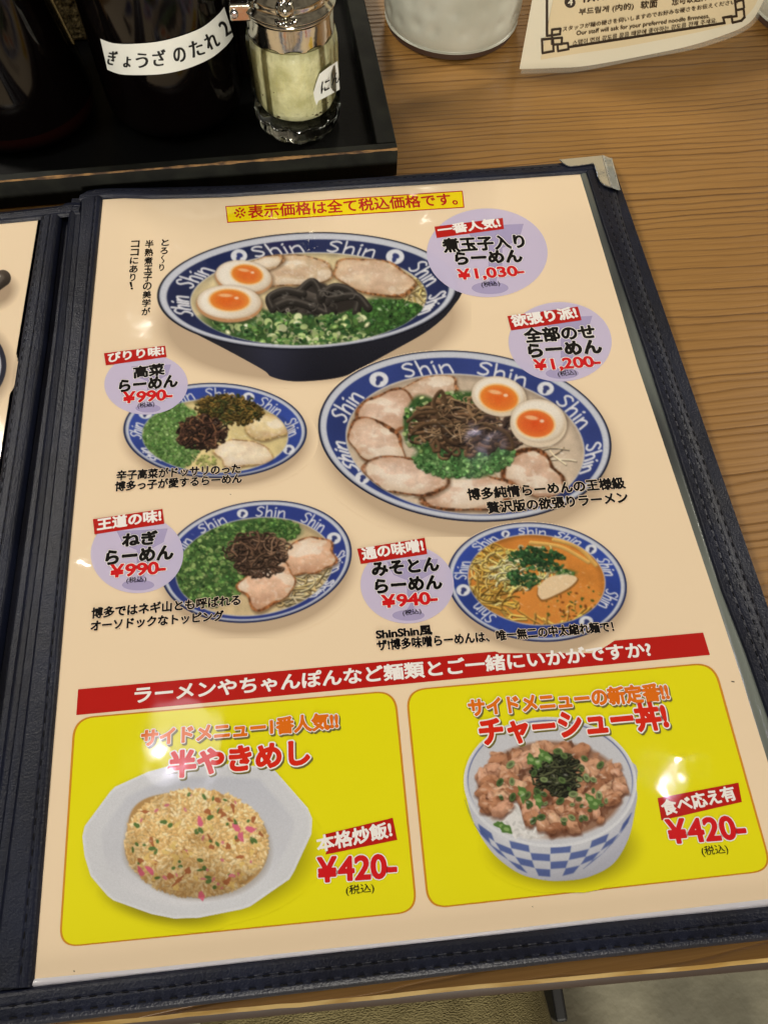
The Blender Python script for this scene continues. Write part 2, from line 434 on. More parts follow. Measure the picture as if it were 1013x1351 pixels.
        me = bpy.data.meshes.new(name); me.vertices.add(len(used)); me.vertices.foreach_set('co', P[used].astype(np.float32).ravel())
        nq = len(q); me.loops.add(nq * 4); me.loops.foreach_set('vertex_index', q.ravel().astype(np.int32))
        me.polygons.add(nq); me.polygons.foreach_set('loop_start', np.arange(0, nq * 4, 4, dtype=np.int32))
        me.update(calc_edges=True); me.validate()
        at_ = me.color_attributes.new('ink', 'FLOAT_COLOR', 'POINT')
        cc = np.ones((len(used), 4), np.float32); cc[:, :3] = C.reshape(-1, 3)[used]; at_.data.foreach_set('color', cc.ravel())
        me.materials.append(M['picture'])
        o = bpy.data.objects.new(name, me); COL.objects.link(o); o.parent = parent
        if label: o['label'] = label
        return o

SHIN = [[(.21, .84), (.14, .97), (.04, .88), (.02, .70), (.10, .54), (.17, .38), (.16, .16), (.07, .04), (-.02, .14)],
        [(.30, 1.02), (.31, .5), (.31, .0)], [(.31, .32), (.38, .56), (.46, .56), (.49, .30), (.50, .0)],
        [(.60, .58), (.62, .0)], [(.58, .80), (.60, .86)], [(.71, .58), (.73, .0)], [(.73, .34), (.80, .56), (.88, .58), (.92, .30), (.95, .02)]]
def bowl(I, O, Nv, Ii, words, discs, soup, wd=2.2, span=0.40, dark=(26, 32, 62), navy=(40, 54, 116), body=None):
    """O outer ellipse (cx,cy,rx,ry,rot), Nv outer edge of the navy band, Ii inner edge (soup line)"""
    sh = I.ed(O[0] + O[2] * 0.02, O[1] + O[3] * (0.16 if body is None else 0.5), O[2] * 1.05, O[3] * 1.10, O[4])
    r = np.hypot(*sh); I.put(np.clip((1.06 - r) / 0.16, 0, 1) ** 1.5 * 0.5, (150, 122, 96))
    if body is not None:
        pts = spline(body, 70); sl, sd, mk = I.polyg(pts, (30, 31, 42))
        yy = (I.Y[sl] - O[1]) / (O[3] * 1.6); sheen = np.exp(-((I.X[sl] - O[0] + O[2] * .25) / (O[2] * .2)) ** 2) * 0.9
        I.tint(sl, mk * np.clip(sheen, 0, 1), (1.5, 1.52, 1.6)); I.tint(sl, mk * np.clip(yy - .55, 0, 1), (.55, .55, .6))
    I.ell(*O[:4], dark, O[4])
    I.ell(O[0], O[1] - 0.5, O[2] - 2.6, O[3] - 1.9, (168, 172, 190), O[4])
    I.ell(O[0], O[1] - 0.8, O[2] - 4.2, O[3] - 3.2, (202, 206, 218), O[4])
    g = I.noise(60, 5, 2); cn = np.array(navy, float) * (0.82 + 0.4 * g[..., None])
    I.ell(*Nv[:4], cn, Nv[4])
    def rim(t, r):
        def e(E):
            c, n = math.cos(R_(E[4])), math.sin(R_(E[4])); u, v = E[2] * math.cos(t), E[3] * math.sin(t)
            return np.array([E[0] + u * c - v * n, E[1] + u * n + v * c])
        return e(Ii) * (1 - r) + e(Nv) * r
    mid = [(Nv[k] + Ii[k]) / 2 for k in range(5)]
    def ang(p):
        c, n = math.cos(R_(mid[4])), math.sin(R_(mid[4])); dx, dy = p[0] - mid[0], p[1] - mid[1]
        return math.atan2((-dx * n + dy * c) / mid[3], (dx * c + dy * n) / mid[2])
    for p in words:
        t0 = ang(p)
        for st in SHIN:
            pts = [rim(t0 + (x - 0.47) * span * 1.16, 0.10 + 0.80 * y) for x, y in spline(st, 14)]
            I.stroke(pts, wd, (226, 226, 232))
    for p in discs:
        t0 = ang(p); c = rim(t0, 0.5); th = np.linalg.norm(rim(t0, 1) - rim(t0, 0)); q = max(th * 0.40, 5)
        I.ell(c[0], c[1], q * 1.15, q * 0.95, (222, 224, 232))
        I.ell(c[0] + q * .1, c[1] - q * .1, q * .45, q * .32, (52, 62, 120), 20)
        I.ell(c[0] - q * .1, c[1] + q * .3, q * .28, q * .42, (52, 62, 120), 15)
    I.ell(Ii[0], Ii[1], Ii[2] + 1.2, Ii[3] + 1.2, (196, 196, 200), Ii[4])
    n = I.noise(14, 9, 3); I.ell(*Ii[:4], np.clip(np.array(soup, float) * (0.9 + 0.2 * n[..., None]), 0, 255), Ii[4])
    u, v = I.ed(*Ii); r = np.hypot(u, v)
    I.tint(np.s_[:, :], np.clip((1 - r) / 0.02, 0, 1) * np.clip(1 - (1 - r) / 0.10, 0, 1) * np.clip(0.3 - v, 0, 1), (.72, .72, .74))
    I.clip = None
    return np.clip((1 - r) * min(Ii[2], Ii[3]) / 1.2 + 0.5, 0, 1)
def rnd_in(I, cx, cy, rx, ry, rot=0):
    a = I.rng.uniform(0, 2 * math.pi); q = math.sqrt(I.rng.random()); c, n = math.cos(R_(rot)), math.sin(R_(rot))
    u, v = rx * q * math.cos(a), ry * q * math.sin(a); return cx + u * c - v * n, cy + u * n + v * c
def scallion(I, cx, cy, rx, ry, n, size, rot=0, pal=None, under=(58, 92, 44), ring=0.5):
    pal = pal or [(66, 112, 52), (92, 138, 64), (134, 168, 90), (42, 84, 42), (180, 200, 128), (78, 124, 64), (206, 214, 160), (54, 98, 48)]
    if under: I.ell(cx, cy, rx, ry, under, rot, soft=5, wob=0.10, seed=int(cx))
    P = sorted([rnd_in(I, cx, cy, rx, ry, rot) for _ in range(n)], key=lambda p: p[1])
    for x, y in P:
        c = np.array(pal[I.rng.integers(len(pal))], float) * I.rng.uniform(.75, 1.15); q = size * I.rng.uniform(.55, 1.2); ro = I.rng.uniform(-70, 70)
        asp = I.rng.uniform(.45, .9)
        I.ell(x + .5, y + .8, q * 1.05, q * asp * 1.05, c * .45, ro, op=.75)
        I.ell(x, y, q, q * asp, c, ro)
        if I.rng.random() < ring: I.ell(x, y, q * .5, q * asp * .5, np.minimum(c * (1.45 if I.rng.random() < .5 else .5), 255), ro)
def slice_(I, cx, cy, rx, ry, rot=0, meat=(214, 184, 158), edge=(128, 78, 44), seed=1, wob=.12, ew=.16):
    I.ell(cx + 1, cy + 2.5, rx * 1.02, ry * 1.04, (90, 66, 44), rot, soft=3, op=.55, wob=wob, seed=seed)
    ew = ew * .8; edge = np.minimum(np.array(edge, float) * 1.15, 255)
    q = I.ell(cx, cy, rx, ry, edge, rot, soft=1.6, wob=wob, seed=seed)
    if q is None: return
    sl, r, u, v, mk = q
    n0 = I.noise(3.2, seed + 9, 2)[sl]; n1 = I.noise(7, seed, 3)[sl]; n2 = I.noise(13, seed + 3, 3, 2.4)[sl]; n3 = I.noise(24, seed + 5, 2)[sl]
    I.put(mk * .8 * np.clip((n0 - .5) / .15, 0, 1), np.array(edge, float) * .55, sl); I.put(mk * .7 * np.clip((.45 - n0) / .15, 0, 1), np.minimum(np.array(edge, float) * 1.5, 255), sl)
    wid = ew * np.clip((n3 - .30) * 2.6, .10, 1.6) * (0.55 + .9 * n1)
    core = np.clip((1 - wid - r) / .06, 0, 1)
    c = np.minimum(np.array(meat, float) * 1.06 + 4, 255) * (0.82 + 0.16 * n1[..., None] + 0.18 * n2[..., None])
    fat = np.clip((n2 - .54) / .07, 0, 1)[..., None]; c = c * (1 - fat * .7) + np.array((244, 232, 214)) * fat * .7
    red = np.clip((.42 - n2) / .12, 0, 1)[..., None]; c = c * (1 - red * .25) + np.array((206, 150, 118)) * red * .25
    I.put(core * mk, np.clip(c, 0, 255), sl)
    I.tint(sl, mk * np.clip(r - .55, 0, 1) * 1.2, (.88, .80, .70)); I.tint(sl, mk * np.clip(v, 0, 1) * .45, (.8, .74, .68))
    gl = np.clip((I.noise(5, seed + 21, 2)[sl] - .66) / .08, 0, 1) * core * mk; I.put(gl * .25, (255, 248, 236), sl)
def strands(I, cx, cy, rx, ry, n, wd, pal, ln=18, rot=0, curl=1.0, under=None, shade=.5):
    if under: I.ell(cx, cy, rx * .95, ry * .95, under, rot, soft=3, wob=.18, seed=int(cx + cy))
    for _ in range(n):
        x, y = rnd_in(I, cx, cy, rx, ry, rot); a = I.rng.uniform(0, 6.28); pts = [(x, y)]; k = I.rng.normal(0, .35) * curl
        for _ in range(8):
            a += k + I.rng.normal(0, .15); x += math.cos(a) * ln / 8; y += math.sin(a) * ln / 8 * .7
            if ((x - cx) / (rx * 1.15)) ** 2 + ((y - cy) / (ry * 1.15)) ** 2 > 1: a += 1.2
            pts.append((x, y))
        c = np.array(pal[I.rng.integers(len(pal))], float) * I.rng.uniform(.75, 1.2); q = wd * I.rng.uniform(.7, 1.25)
        I.stroke(np.array(pts) + (.6, 1.0), q, c * .35, op=.8); I.stroke(pts, q, c, shade=shade)
def egg(I, cx, cy, rx, ry, yx, yy, yrx, yry, rot=0, yolk=(236, 120, 40), skin=(196, 140, 92)):
    I.ell(cx + 1, cy + 3, rx * 1.03, ry * 1.05, (80, 60, 44), rot, soft=4, op=.55)
    I.ell(cx, cy + ry * .10, rx, ry, skin, rot); sl, r, u, v, mk = I.ell(cx, cy - ry * .02, rx * .97, ry * .93, (242, 232, 216), rot)
    I.tint(sl, mk * np.clip(u * .5 + v * .5, 0, 1), (.88, .84, .78)); I.tint(sl, mk * np.clip((r - .85) / .15, 0, 1) * .6, (.86, .78, .68))
    I.ell(yx, yy, yrx * 1.10, yry * 1.12, (248, 206, 140), rot, soft=2); q = I.ell(yx, yy, yrx, yry, yolk, rot, soft=1.5)
    sl, r, u, v, mk = q; n = I.noise(8, int(cx), 2)[sl]
    I.tint(sl, mk * np.clip(1 - r * 1.1, 0, 1) * n, (1.0, .72, .5)); I.tint(sl, mk * np.clip((r - .6) / .4, 0, 1) * .7, (1.04, 1.25, 1.2))
    I.ell(yx - yrx * .2, yy - yry * .45, yrx * .35, yry * .16, (255, 214, 160), rot, soft=1.5, op=.7)
    I.ell(yx + yrx * .35, yy - yry * .2, yrx * .12, yry * .12, (255, 236, 210), soft=1, op=.8)
def glints(I, cx, cy, rx, ry, n, rot=0, size=2.2, op=.55):
    for _ in range(n):
        x, y = rnd_in(I, cx, cy, rx, ry, rot); q = size * I.rng.uniform(.4, 1.3)
        I.ell(x, y, q, q * I.rng.uniform(.25, .5), (255, 250, 238), I.rng.uniform(-40, 40), soft=1.4, op=op * I.rng.uniform(.5, 1))
# ------------------------------------------------------------------ floor
fl = mat('worn_concrete', rough=0.75)
vary(fl, (90, 86, 70), (132, 127, 106), 9, 0.35, 0.68, 6); bump(fl, 30, 0.003, 4)
b = MB(); b.grid([[(-2.5, -2.5, -0.72), (2.5, -2.5, -0.72)], [(-2.5, 2.5, -0.72), (2.5, 2.5, -0.72)]], fl)
tag(b.build('floor'), kind='structure')

# ------------------------------------------------------------------ wooden table
wood = mat('lacquered_pine', rough=0.34, spec=0.4)
def wood_nodes(mt, light, mid, dark):
    g = N(mt, 'ShaderNodeNewGeometry'); mp = N(mt, 'ShaderNodeMapping'); mp.inputs['Rotation'].default_value = (0, 0, R_(-2.0))
    LK(mt, g.outputs['Position'], mp.inputs['Vector'])
    def noise(scale, vec, det, rough=0.5):
        m2 = N(mt, 'ShaderNodeMapping'); m2.inputs['Scale'].default_value = vec; LK(mt, mp.outputs[0], m2.inputs['Vector'])
        t = N(mt, 'ShaderNodeTexNoise', Scale=scale, Detail=det, Roughness=rough); LK(mt, m2.outputs[0], t.inputs['Vector']); return t.outputs['Fac']
    def mth(op, a, b_=None):
        n = N(mt, 'ShaderNodeMath'); n.operation = op
        for k, v in enumerate((a, b_)):
            if v is None: continue
            if isinstance(v, (int, float)): n.inputs[k].default_value = v
            else: LK(mt, v, n.inputs[k])
        return n.outputs[0]
    sp = N(mt, 'ShaderNodeSeparateXYZ'); LK(mt, mp.outputs[0], sp.inputs[0])
    big = noise(1.0, (4.0, 13, 1), 2); med = noise(1.0, (16, 70, 1), 3)
    yy = mth('ADD', mth('ADD', mth('MULTIPLY', sp.outputs['Y'], 285.0), mth('MULTIPLY', big, 5.5)), mth('MULTIPLY', med, 1.5))
    fr = mth('FRACT', yy); 
    ln = N(mt, 'ShaderNodeValToRGB'); e = ln.color_ramp.elements; e[0].position = 0.0; e[0].color = (.35, .35, .35, 1); e[1].position = 1.0; e[1].color = (.15, .15, .15, 1)
    for p, v in ((0.10, 0.12), (0.45, 0.02), (0.70, 0.24), (0.88, 1.0), (0.97, 0.85)):
        q = ln.color_ramp.elements.new(p); q.color = (v, v, v, 1)
    LK(mt, fr, ln.inputs['Fac'])
    wn_ = N(mt, 'ShaderNodeTexWhiteNoise'); wn_.noise_dimensions = '1D'; LK(mt, mth('FLOOR', yy), wn_.inputs['W'])
    lnv = mth('MULTIPLY', ln.outputs['Color'], mth('ADD', mth('MULTIPLY', mth('POWER', wn_.outputs['Value'], 1.1), 0.76), 0.20))
    fib = noise(1.0, (22, 1300, 1), 4, 0.65); tone = noise(1.0, (7, 30, 1), 4)
    m1 = N(mt, 'ShaderNodeMix', data_type='RGBA'); m1.inputs[6].default_value = rgba(light); m1.inputs[7].default_value = rgba(mid); LK(mt, tone, m1.inputs[0])
    m2 = N(mt, 'ShaderNodeMix', data_type='RGBA'); m2.inputs[7].default_value = rgba(dark); LK(mt, m1.outputs[2], m2.inputs[6]); LK(mt, lnv, m2.inputs[0])
    m3 = N(mt, 'ShaderNodeMix', data_type='RGBA'); m3.blend_type = 'MULTIPLY'; m3.inputs[0].default_value = 0.55; LK(mt, m2.outputs[2], m3.inputs[6])
    fr2 = N(mt, 'ShaderNodeValToRGB'); fr2.color_ramp.elements[0].position = .3; fr2.color_ramp.elements[0].color = (.54, .50, .43, 1); fr2.color_ramp.elements[1].position = .7; fr2.color_ramp.elements[1].color = (1.0, 1.0, 1.0, 1)
    LK(mt, fib, fr2.inputs['Fac']); LK(mt, fr2.outputs['Color'], m3.inputs[7]); LK(mt, m3.outputs[2], P_(mt).inputs['Base Color'])
    bp = N(mt, 'ShaderNodeBump'); bp.inputs['Distance'].default_value = 0.00025; bp.invert = True; LK(mt, lnv, bp.inputs['Height']); LK(mt, bp.outputs[0], P_(mt).inputs['Normal'])
wood_nodes(wood, (178, 134, 74), (162, 118, 60), (106, 70, 30))
worn = mat('worn_lacquer_edge', rough=0.4); vary(worn, (190, 150, 78), (226, 192, 122), 1, .4, .6, 3, (60, 300, 1))
dark_edge = mat('bevel_shade_and_legs', (52, 32, 16), rough=0.5)  # dark brown for the legs and for the bevel's shade
table = empty('dining_table', (0.1, 0.25, -0.72), 'honey coloured pine table with dark wavy grain lines, under the open menu', 'table')
edge_px = resample([(-260, 1394), (0, 1369), (200, 1347), (400, 1331), (600, 1310), (813, 1291), (1013, 1272.5), (1500, 1228)], 60)
E0 = at(edge_px, 0.0); E0 = E0[np.argsort(E0[:, 0])]
E0[:, 1] = np.polyval(np.polyfit(E0[:, 0], E0[:, 1], 2), E0[:, 0])
ext = np.concatenate([[[-0.9, E0[0, 1], 0]], E0, [[1.1, E0[-1, 1], 0]]])
def off(P, dy, z): Q = P.copy(); Q[:, 1] += dy; Q[:, 2] = z; return Q
rng = np.random.default_rng(4); wobble = np.convolve(rng.normal(0, 1, len(ext) + 8), np.ones(5) / 5, 'same')[4:-4] * 0.0003
def offw(P, dy, z): Q = off(P, dy, z); Q[:, 1] += wobble; return Q
b = MB(); far = ext.copy(); far[:, 1] = 0.75; far[:, 2] = 0
b.grid([offw(ext, 0.0014, 0.0), far], wood)
b.grid([offw(ext, 0.0004, -0.0003), offw(ext, 0.0014, 0.0)], worn)
b.grid([off(far, 0, -0.03), off(ext, 0.0, -0.03)], wood)
b.build('tabletop', table)
b = MB(); b.grid([off(ext, -0.0014, -0.03), off(ext, -0.0016, -0.004), off(ext, -0.0012, -0.0022), offw(ext, 0.0004, -0.0003)], dark_edge)  # shade under the rounded table edge, put in as a dark colour
b.build('shaded_bevel', table, smooth=True)
for x in (-0.8, 1.0):
    b = MB(); b.box((x - 0.03, 0.2, -0.72), (x + 0.03, 0.26, -0.03), dark_edge); b.build('leg', table)

# ------------------------------------------------------------------ menu
menu = empty('menu', (0.1, 0.14, 0.0), 'open bifold ramen menu in a navy stitched leatherette cover, glossy cream page of noodle dishes', 'menu')
PZ = 0.007; LZ = 0.0085
leather = M['leather']
def stitches(mb, px, z, dash=0.0026, gap=0.0013, wd=0.00044, mt=None):
    P = at(px, z); L = np.r_[0, np.cumsum(np.linalg.norm(np.diff(P, axis=0), axis=1))]; s = 0.001
    g = lambda t: np.array([np.interp(t, L, P[:, k]) for k in range(3)])
    while s + dash < L[-1]:
        a, c = g(s), g(s + dash); e = (c - a) / np.linalg.norm(c - a); n = np.array([-e[1], e[0], 0]) * wd
        up = np.array([0, 0, 0.00022]); dn = np.array([0, 0, -0.0003])
        v = [a + dn, a + n * .7 + e * dash * .2 + dn, c + n * .7 - e * dash * .2 + dn, c + dn, c - n * .7 - e * dash * .2 + dn, a - n * .7 + e * dash * .2 + dn,
             a + e * dash * .25 + up, c - e * dash * .25 + up]
        mb.add(v, [(0, 1, 6), (1, 2, 7, 6), (2, 3, 7), (3, 4, 7), (4, 5, 6, 7), (5, 0, 6)], mt or M['thread']); s += dash + gap
def lerp_px(a, b_, t): return a * (1 - t) + b_ * t
def border(name, inner, outer, n, prof, st=(), label=None):
    """padded leather border between two measured edges; prof: (t across, height)"""
    tt = np.linspace(0, 1, 61); zz = np.interp(tt, [q[0] for q in prof], [q[1] for q in prof]); zs_ = np.convolve(np.pad(zz, 2, 'edge'), np.array([1, 3, 4, 3, 1]) / 12, 'valid')
    zs_[0], zs_[-1] = zz[0], prof[-2][1] if prof[-1][0] == prof[-2][0] else zz[-1]
    prof = list(zip(tt, zs_)) + ([prof[-1]] if prof[-1][0] == prof[-2][0] else [])
    I_, O_ = resample(inner, n), resample(outer, n); rows = []
    for t, z in prof:
        Pi, Po = at(I_, LZ), at(O_, LZ); Q = Pi * (1 - t) + Po * t; Q[:, 2] = z; rows.append(Q)
    b = MB(); rows[-1][:, 2] = prof[-1][1]; b.grid(rows, leather)
    ts = [p[0] for p in prof]; zs = [p[1] for p in prof]
    b2 = MB()
    for t in st: stitches(b, lerp_px(I_, O_, t), float(np.interp(t, tt, zs_)) + .00012)
    o = b.build(name, menu, smooth=True)
    if label: o['label'] = label
    return o
PR = [(0, .0066), (.03, .0080), (.08, .0085), (.30, .0086), (.33, .0084), (.36, .0086), (.58, .0086), (.61, .0084), (.64, .0085), (.78, .0083), (.80, .0080), (.83, .0081), (.93, .0074), (.985, .006), (1.0, .0035), (1.0, .0008)]
in_r = [(771, 221), (793, 290), (856, 479), (952, 780), (983, 858), (1013, 944), (1100, 1187)]
out_r = [(812, 232), (826, 290), (889, 479), (996, 780), (1013, 826), (1150, 1190)]
border('border', in_r, out_r, 60, PR, (.31, .60, .81))
in_t = [(105, 263), (135, 257.5), (160, 257.5), (200, 259), (300, 256.5), (400, 250), (500, 243.5), (600, 237.5), (700, 230.6), (775, 225.5), (790, 224.5)]
out_t = [(106, 255), (114, 249.5), (130, 245.8), (200, 244.5), (300, 242), (400, 237), (500, 230.6), (600, 222.5), (700, 214.8), (740, 211.5), (790, 207.8)]
border('border', in_t, out_t, 60, [(0, .0068), (.04, .0082), (.12, .0088), (.45, .0089), (.5, .0086), (.55, .0088), (.85, .0082), (.97, .006), (1, .003), (1, .0008)], (.5,))
in_b = [(-60, 1315), (44, 1302), (200, 1283.5), (300, 1272), (400, 1261), (500, 1250), (600, 1239), (813, 1215), (1013, 1196), (1110, 1187)]
out_b = [(-60, 1371), (0, 1362), (150, 1343), (200, 1337), (300, 1324.5), (400, 1313), (600, 1289), (813, 1264.5), (1013, 1243), (1160, 1228)]
border('border', in_b, out_b, 70, [(0, .0068), (.04, .0080), (.15, .0085), (.36, .0087), (.40, .0083), (.44, .0087), (.66, .0086), (.69, .0084), (.72, .0085), (.86, .0078), (.97, .006), (1, .003), (1, .0008)], (.40, .69), )
# left border of the right page, spine roll, right border of the left page
L5 = [(135, 258), (117, 444), (93, 700), (67.5, 999), (43, 1303)]
L4 = [(105, 261), (89, 444), (60, 700), (24, 990), (-18, 1303)]
border('border', L5, L4, 50, [(0, .0066), (.05, .0080), (.12, .0085), (.24, .0086), (.28, .0083), (.32, .0086), (.85, .0084), (.96, .0074), (1, .005)], (.28,))
L3 = [(105, 262), (89, 444), (59, 700), (22, 990), (-20, 1303)]
L2 = [(85, 279), (66, 444), (34, 700), (-6, 990), (-48, 1303)]
border('spine', L3, L2, 50, [(0, .0045), (.12, .0052), (.30, .0072), (.5, .0082), (.7, .0074), (.9, .005), (1, .0036)])
L1 = [(79, 279), (58, 444), (20, 700), (-22, 990), (-64, 1303)]
L0 = [(51.7, 284), (20, 478), (0, 607), (-18, 720), (-62, 990), (-110, 1303)]
border('spine', L2, L1, 50, [(0, .0036), (.5, .0034), (1, .0040)])
border('border', L1, L0, 50, [(0, .004), (.06, .0066), (.16, .0078), (.4, .0080), (.44, .0077), (.48, .0080), (.74, .0080), (.77, .0077), (.80, .0079), (.94, .0074), (1, .0060)], (.44, .77))
border('border', [(-150, 299), (0, 289.5), (51, 284.5), (83, 280.5), (104, 278.8)], [(-150, 285), (0, 275), (82, 265.5), (88, 261), (106, 262)], 40,
       [(0, .0062), (.06, .0076), (.15, .0080), (.45, .0081), (.5, .0078), (.55, .0080), (.85, .0074), (.97, .005), (1, .0025), (1, .0008)], (.5,))
# boards under the pages
b = MB(); cb = at([(95, 262), (808, 216), (1150, 1195), (-50, 1360)], 0.0068)
b.add(np.r_[cb, cb * [1, 1, 0] + [0, 0, .0006]], [(3, 2, 1, 0), (0, 1, 5, 4), (1, 2, 6, 5), (2, 3, 7, 6), (3, 0, 4, 7)], leather); b.build('cover_board', menu)
b = MB(); cb = at([(-150, 292), (100, 272), (-25, 1300), (-200, 1330)], 0.0032)
b.add(np.r_[cb, cb * [1, 1, 0] + [0, 0, .0006]], [(3, 2, 1, 0), (0, 1, 5, 4), (1, 2, 6, 5), (2, 3, 7, 6), (3, 0, 4, 7)], leather); b.build('cover_board', menu)
# clear sleeve showing beside and below the paper
p_right = [(764, 226), (783.6, 290), (840, 479), (940.7, 780), (979, 897), (993.5, 944), (1068, 1180)]
b = MB(); A_, B_ = resample(p_right, 50), resample([(777, 222), (795, 290), (858, 479), (954, 780), (985, 858), (1015, 944), (1102, 1187)], 50)
rows = []
for t, z in ((0, .0070), (.25, .0075), (.6, .0076), (1.0, .0070)):
    Q = at(A_ * (1 - t) + B_ * t, .0072); Q[:, 2] = z; rows.append(Q)
b.grid(rows, M['sleeve_grey']); b.build('sleeve_edge', menu, smooth=True)['label'] = 'strip of clear sleeve beside the paper, its reflection coloured grey'
p_bot = [(40, 1292), (200, 1277), (300, 1266), (400, 1255), (600, 1234), (813, 1209), (1013, 1186), (1070, 1179.5)]
b = MB(); A_, B_ = resample(p_bot, 40), resample([(40, 1304), (200, 1285), (400, 1262.5), (600, 1240.5), (813, 1216.5), (1013, 1197.5), (1085, 1190)], 40)
rows = []
for t, z in ((0, .00702), (.3, .0074), (.7, .0076), (1.0, .0068)):
    Q = at(A_ * (1 - t) + B_ * t, .0072); Q[:, 2] = z; rows.append(Q)
b.grid(rows, M['sleeve_white']); b.build('sleeve_edge', menu, smooth=True)['label'] = 'milky strip of clear sleeve below the paper'
# metal corner guard
b = MB(); z = .0094
top = [(738, 210.5), (794.5, 205), (805.5, 247.5), (796.5, 244), (790.6, 237), (787.6, 229.5), (783, 216), (775, 216.8), (753, 219.5), (744, 216)]
b.poly(at(top, z), M['brass'])
rim_i = [(738, 210.5), (744, 216), (753, 219.5), (775, 216.8), (783, 216), (787.6, 229.5), (790.6, 237), (796.5, 244), (805.5, 247.5)]
b.grid([at(rim_i, z), at(np.array(rim_i) + (.3, .6), z - .0010)], M['brass'])
b.tube(at(spline(rim_i, 40), z - .0001), .00032, M['brass'], 8)
b.grid([at([(794.5, 205), (805.5, 247.5)], z), at([(797, 205.3), (808, 248.2)], z + .0003), at([(806, 209), (817, 251.5)], z - .0012)], M['brass'])
b.grid([at([(806, 209), (817, 251.5)], z - .0012), at([(806, 210), (817, 252)], .001)], M['brass'])
b.grid([at([(738, 210.5), (794.5, 205)], z), at([(737.5, 210), (794.5, 204.2)], .004)], M['brass'])
b.tube(at([(794.5, 205), (805.5, 247.5)], z), .0003, M['brass'], 8)
b.tube(at([(806, 209), (817, 251.5)], z - .0012), .00035, M['brass'], 8)
b.build('corner_guard', menu)

# pages
pg = MB()
pl = [(135, 259), (117, 444), (93, 700), (67.5, 999), (41, 1303)]
outline = [(135, 263.5), (200, 259), (300, 256), (500, 243), (700, 229.5), (766, 225.5)] + p_right[1:-1] + [(1068, 1179)] + p_bot[::-1][1:] + pl[::-1][1:-1]
outline = np.array(outline)
ctr = outline.mean(0)
pg.add(at(np.r_[[ctr], outline], PZ), [(0, i + 1, (i + 1) % len(outline) + 1) for i in range(len(outline))], M['paper'])
for x, y, w_, h_ in ((966, 899, 4.5, 1.3), (158, 829, 1.2, 1), (98, 1281, 2, 1.3), (304, 652, 1.6, .8), (702, 1196, 1.4, 1)): pg.poly(at([(x - w_ / 2, y - h_ / 2), (x - w_ / 2 + .6, y + h_ / 2), (x + w_ / 2, y + h_), (x + w_ / 2, y)], PZ + .00006), M['black'])
page = pg.build('menu_page', menu); page['label'] = 'cream page printed with ramen bowls and side dishes'
lp = MB(); lp.poly(at([(51.7, 284), (20, 478), (0, 607), (-18, 720), (-62, 990), (-110, 1303), (-300, 1330), (-200, 303)], .0062), M['paper'])
lpage = lp.build('menu_page', menu); lpage['label'] = 'cream page on the left, only its right edge in view'
Z1, Z2, Z3, Z4, Z5 = PZ + .00004, PZ + .00010, PZ + .00015, PZ + .00020, PZ + .00025

# ---- pictures
I = Ink(192, 296, 622, 512, 1)
body = [(208, 392), (222, 418), (258, 440), (300, 462), (347, 488), (358, 497), (384, 503), (420, 502), (452, 497), (474, 487), (520, 462), (565, 436), (595, 408), (603, 380), (500, 400), (300, 410)]
mk = bowl(I, (405.5, 384, 198, 77.5, -2.2), (406, 385.5, 186, 69.5, -2.2), (407, 394.5, 155, 60.5, -1.5),
     [(245, 402), (264, 366), (368, 331), (468, 326), (560, 361), (577, 400)], [(318, 339), (525, 337)], (222, 202, 152), 2.5, .36, (22, 25, 38), (33, 42, 84), body)
I.clip = mk
strands(I, 545, 392, 16, 20, 40, 2.2, [(226, 202, 132), (208, 178, 104)], 40, -30, .4)
I.clip = None
slice_(I, 386, 358, 54, 21, -4, (212, 186, 152), (150, 112, 76), 2, .10, .06)
slice_(I, 494, 366, 58, 22, 8, (222, 196, 166), (142, 96, 58), 3, .07, .12)
slice_(I, 350, 348, 26, 10, -20, (206, 178, 142), (150, 112, 76), 5)
I.clip = mk; scallion(I, 408, 434, 138, 25, 620, 5.0, -2); scallion(I, 505, 418, 58, 22, 260, 3.2, -4, [(58, 104, 44), (76, 126, 54), (46, 88, 40)]); scallion(I, 330, 428, 46, 22, 120, 4.6, 12); I.clip = None
I.ell(416, 399, 54, 20, (46, 41, 38), -3, soft=2.5, wob=.07, seed=8); I.ell(410, 390, 34, 16, (52, 47, 44), -6, soft=3, wob=.1, seed=4)
strands(I, 414, 398, 42, 13, 22, 11, [(54, 49, 46), (42, 38, 36), (68, 62, 57)], 26, -4, .9, None, .42)
for q_ in ([(392, 394), (400, 380), (412, 372), (421, 382), (424, 396)], [(424, 392), (440, 379), (462, 384), (472, 398), (470, 412)], [(360, 408), (356, 393), (376, 384), (400, 388)], [(440, 394), (470, 391), (486, 407)], [(366, 404), (384, 398), (408, 404), (430, 414)]):
    I.stroke(spline(q_, 20), 11, (46, 42, 39), .45); I.stroke(spline(np.array(q_) + (-1, -3.2), 20), 2.2, (128, 120, 110), 0, 2.2, .5)
strands(I, 414, 398, 52, 15, 14, 1.6, [(120, 112, 104), (96, 90, 84)], 16, -4, .6, None, 0)
scallion(I, 380, 424, 40, 9, 50, 5); scallion(I, 450, 424, 40, 9, 50, 5)
egg(I, 321.5, 365, 38, 22.5, 326, 362, 20.5, 12.5, 8); egg(I, 302.5, 399, 43.5, 24, 303, 396, 26, 14, 2)
glints(I, 440, 356, 100, 12, 26); glints(I, 414, 392, 44, 12, 18, 0, 2, .35); glints(I, 408, 432, 130, 22, 60, 0, 1.6, .5); glints(I, 520, 398, 30, 14, 12)
I.mesh('ramen_picture', page, Z1, PAGE, 'photo of a large dark bowl with two halved eggs and a green field of scallions')

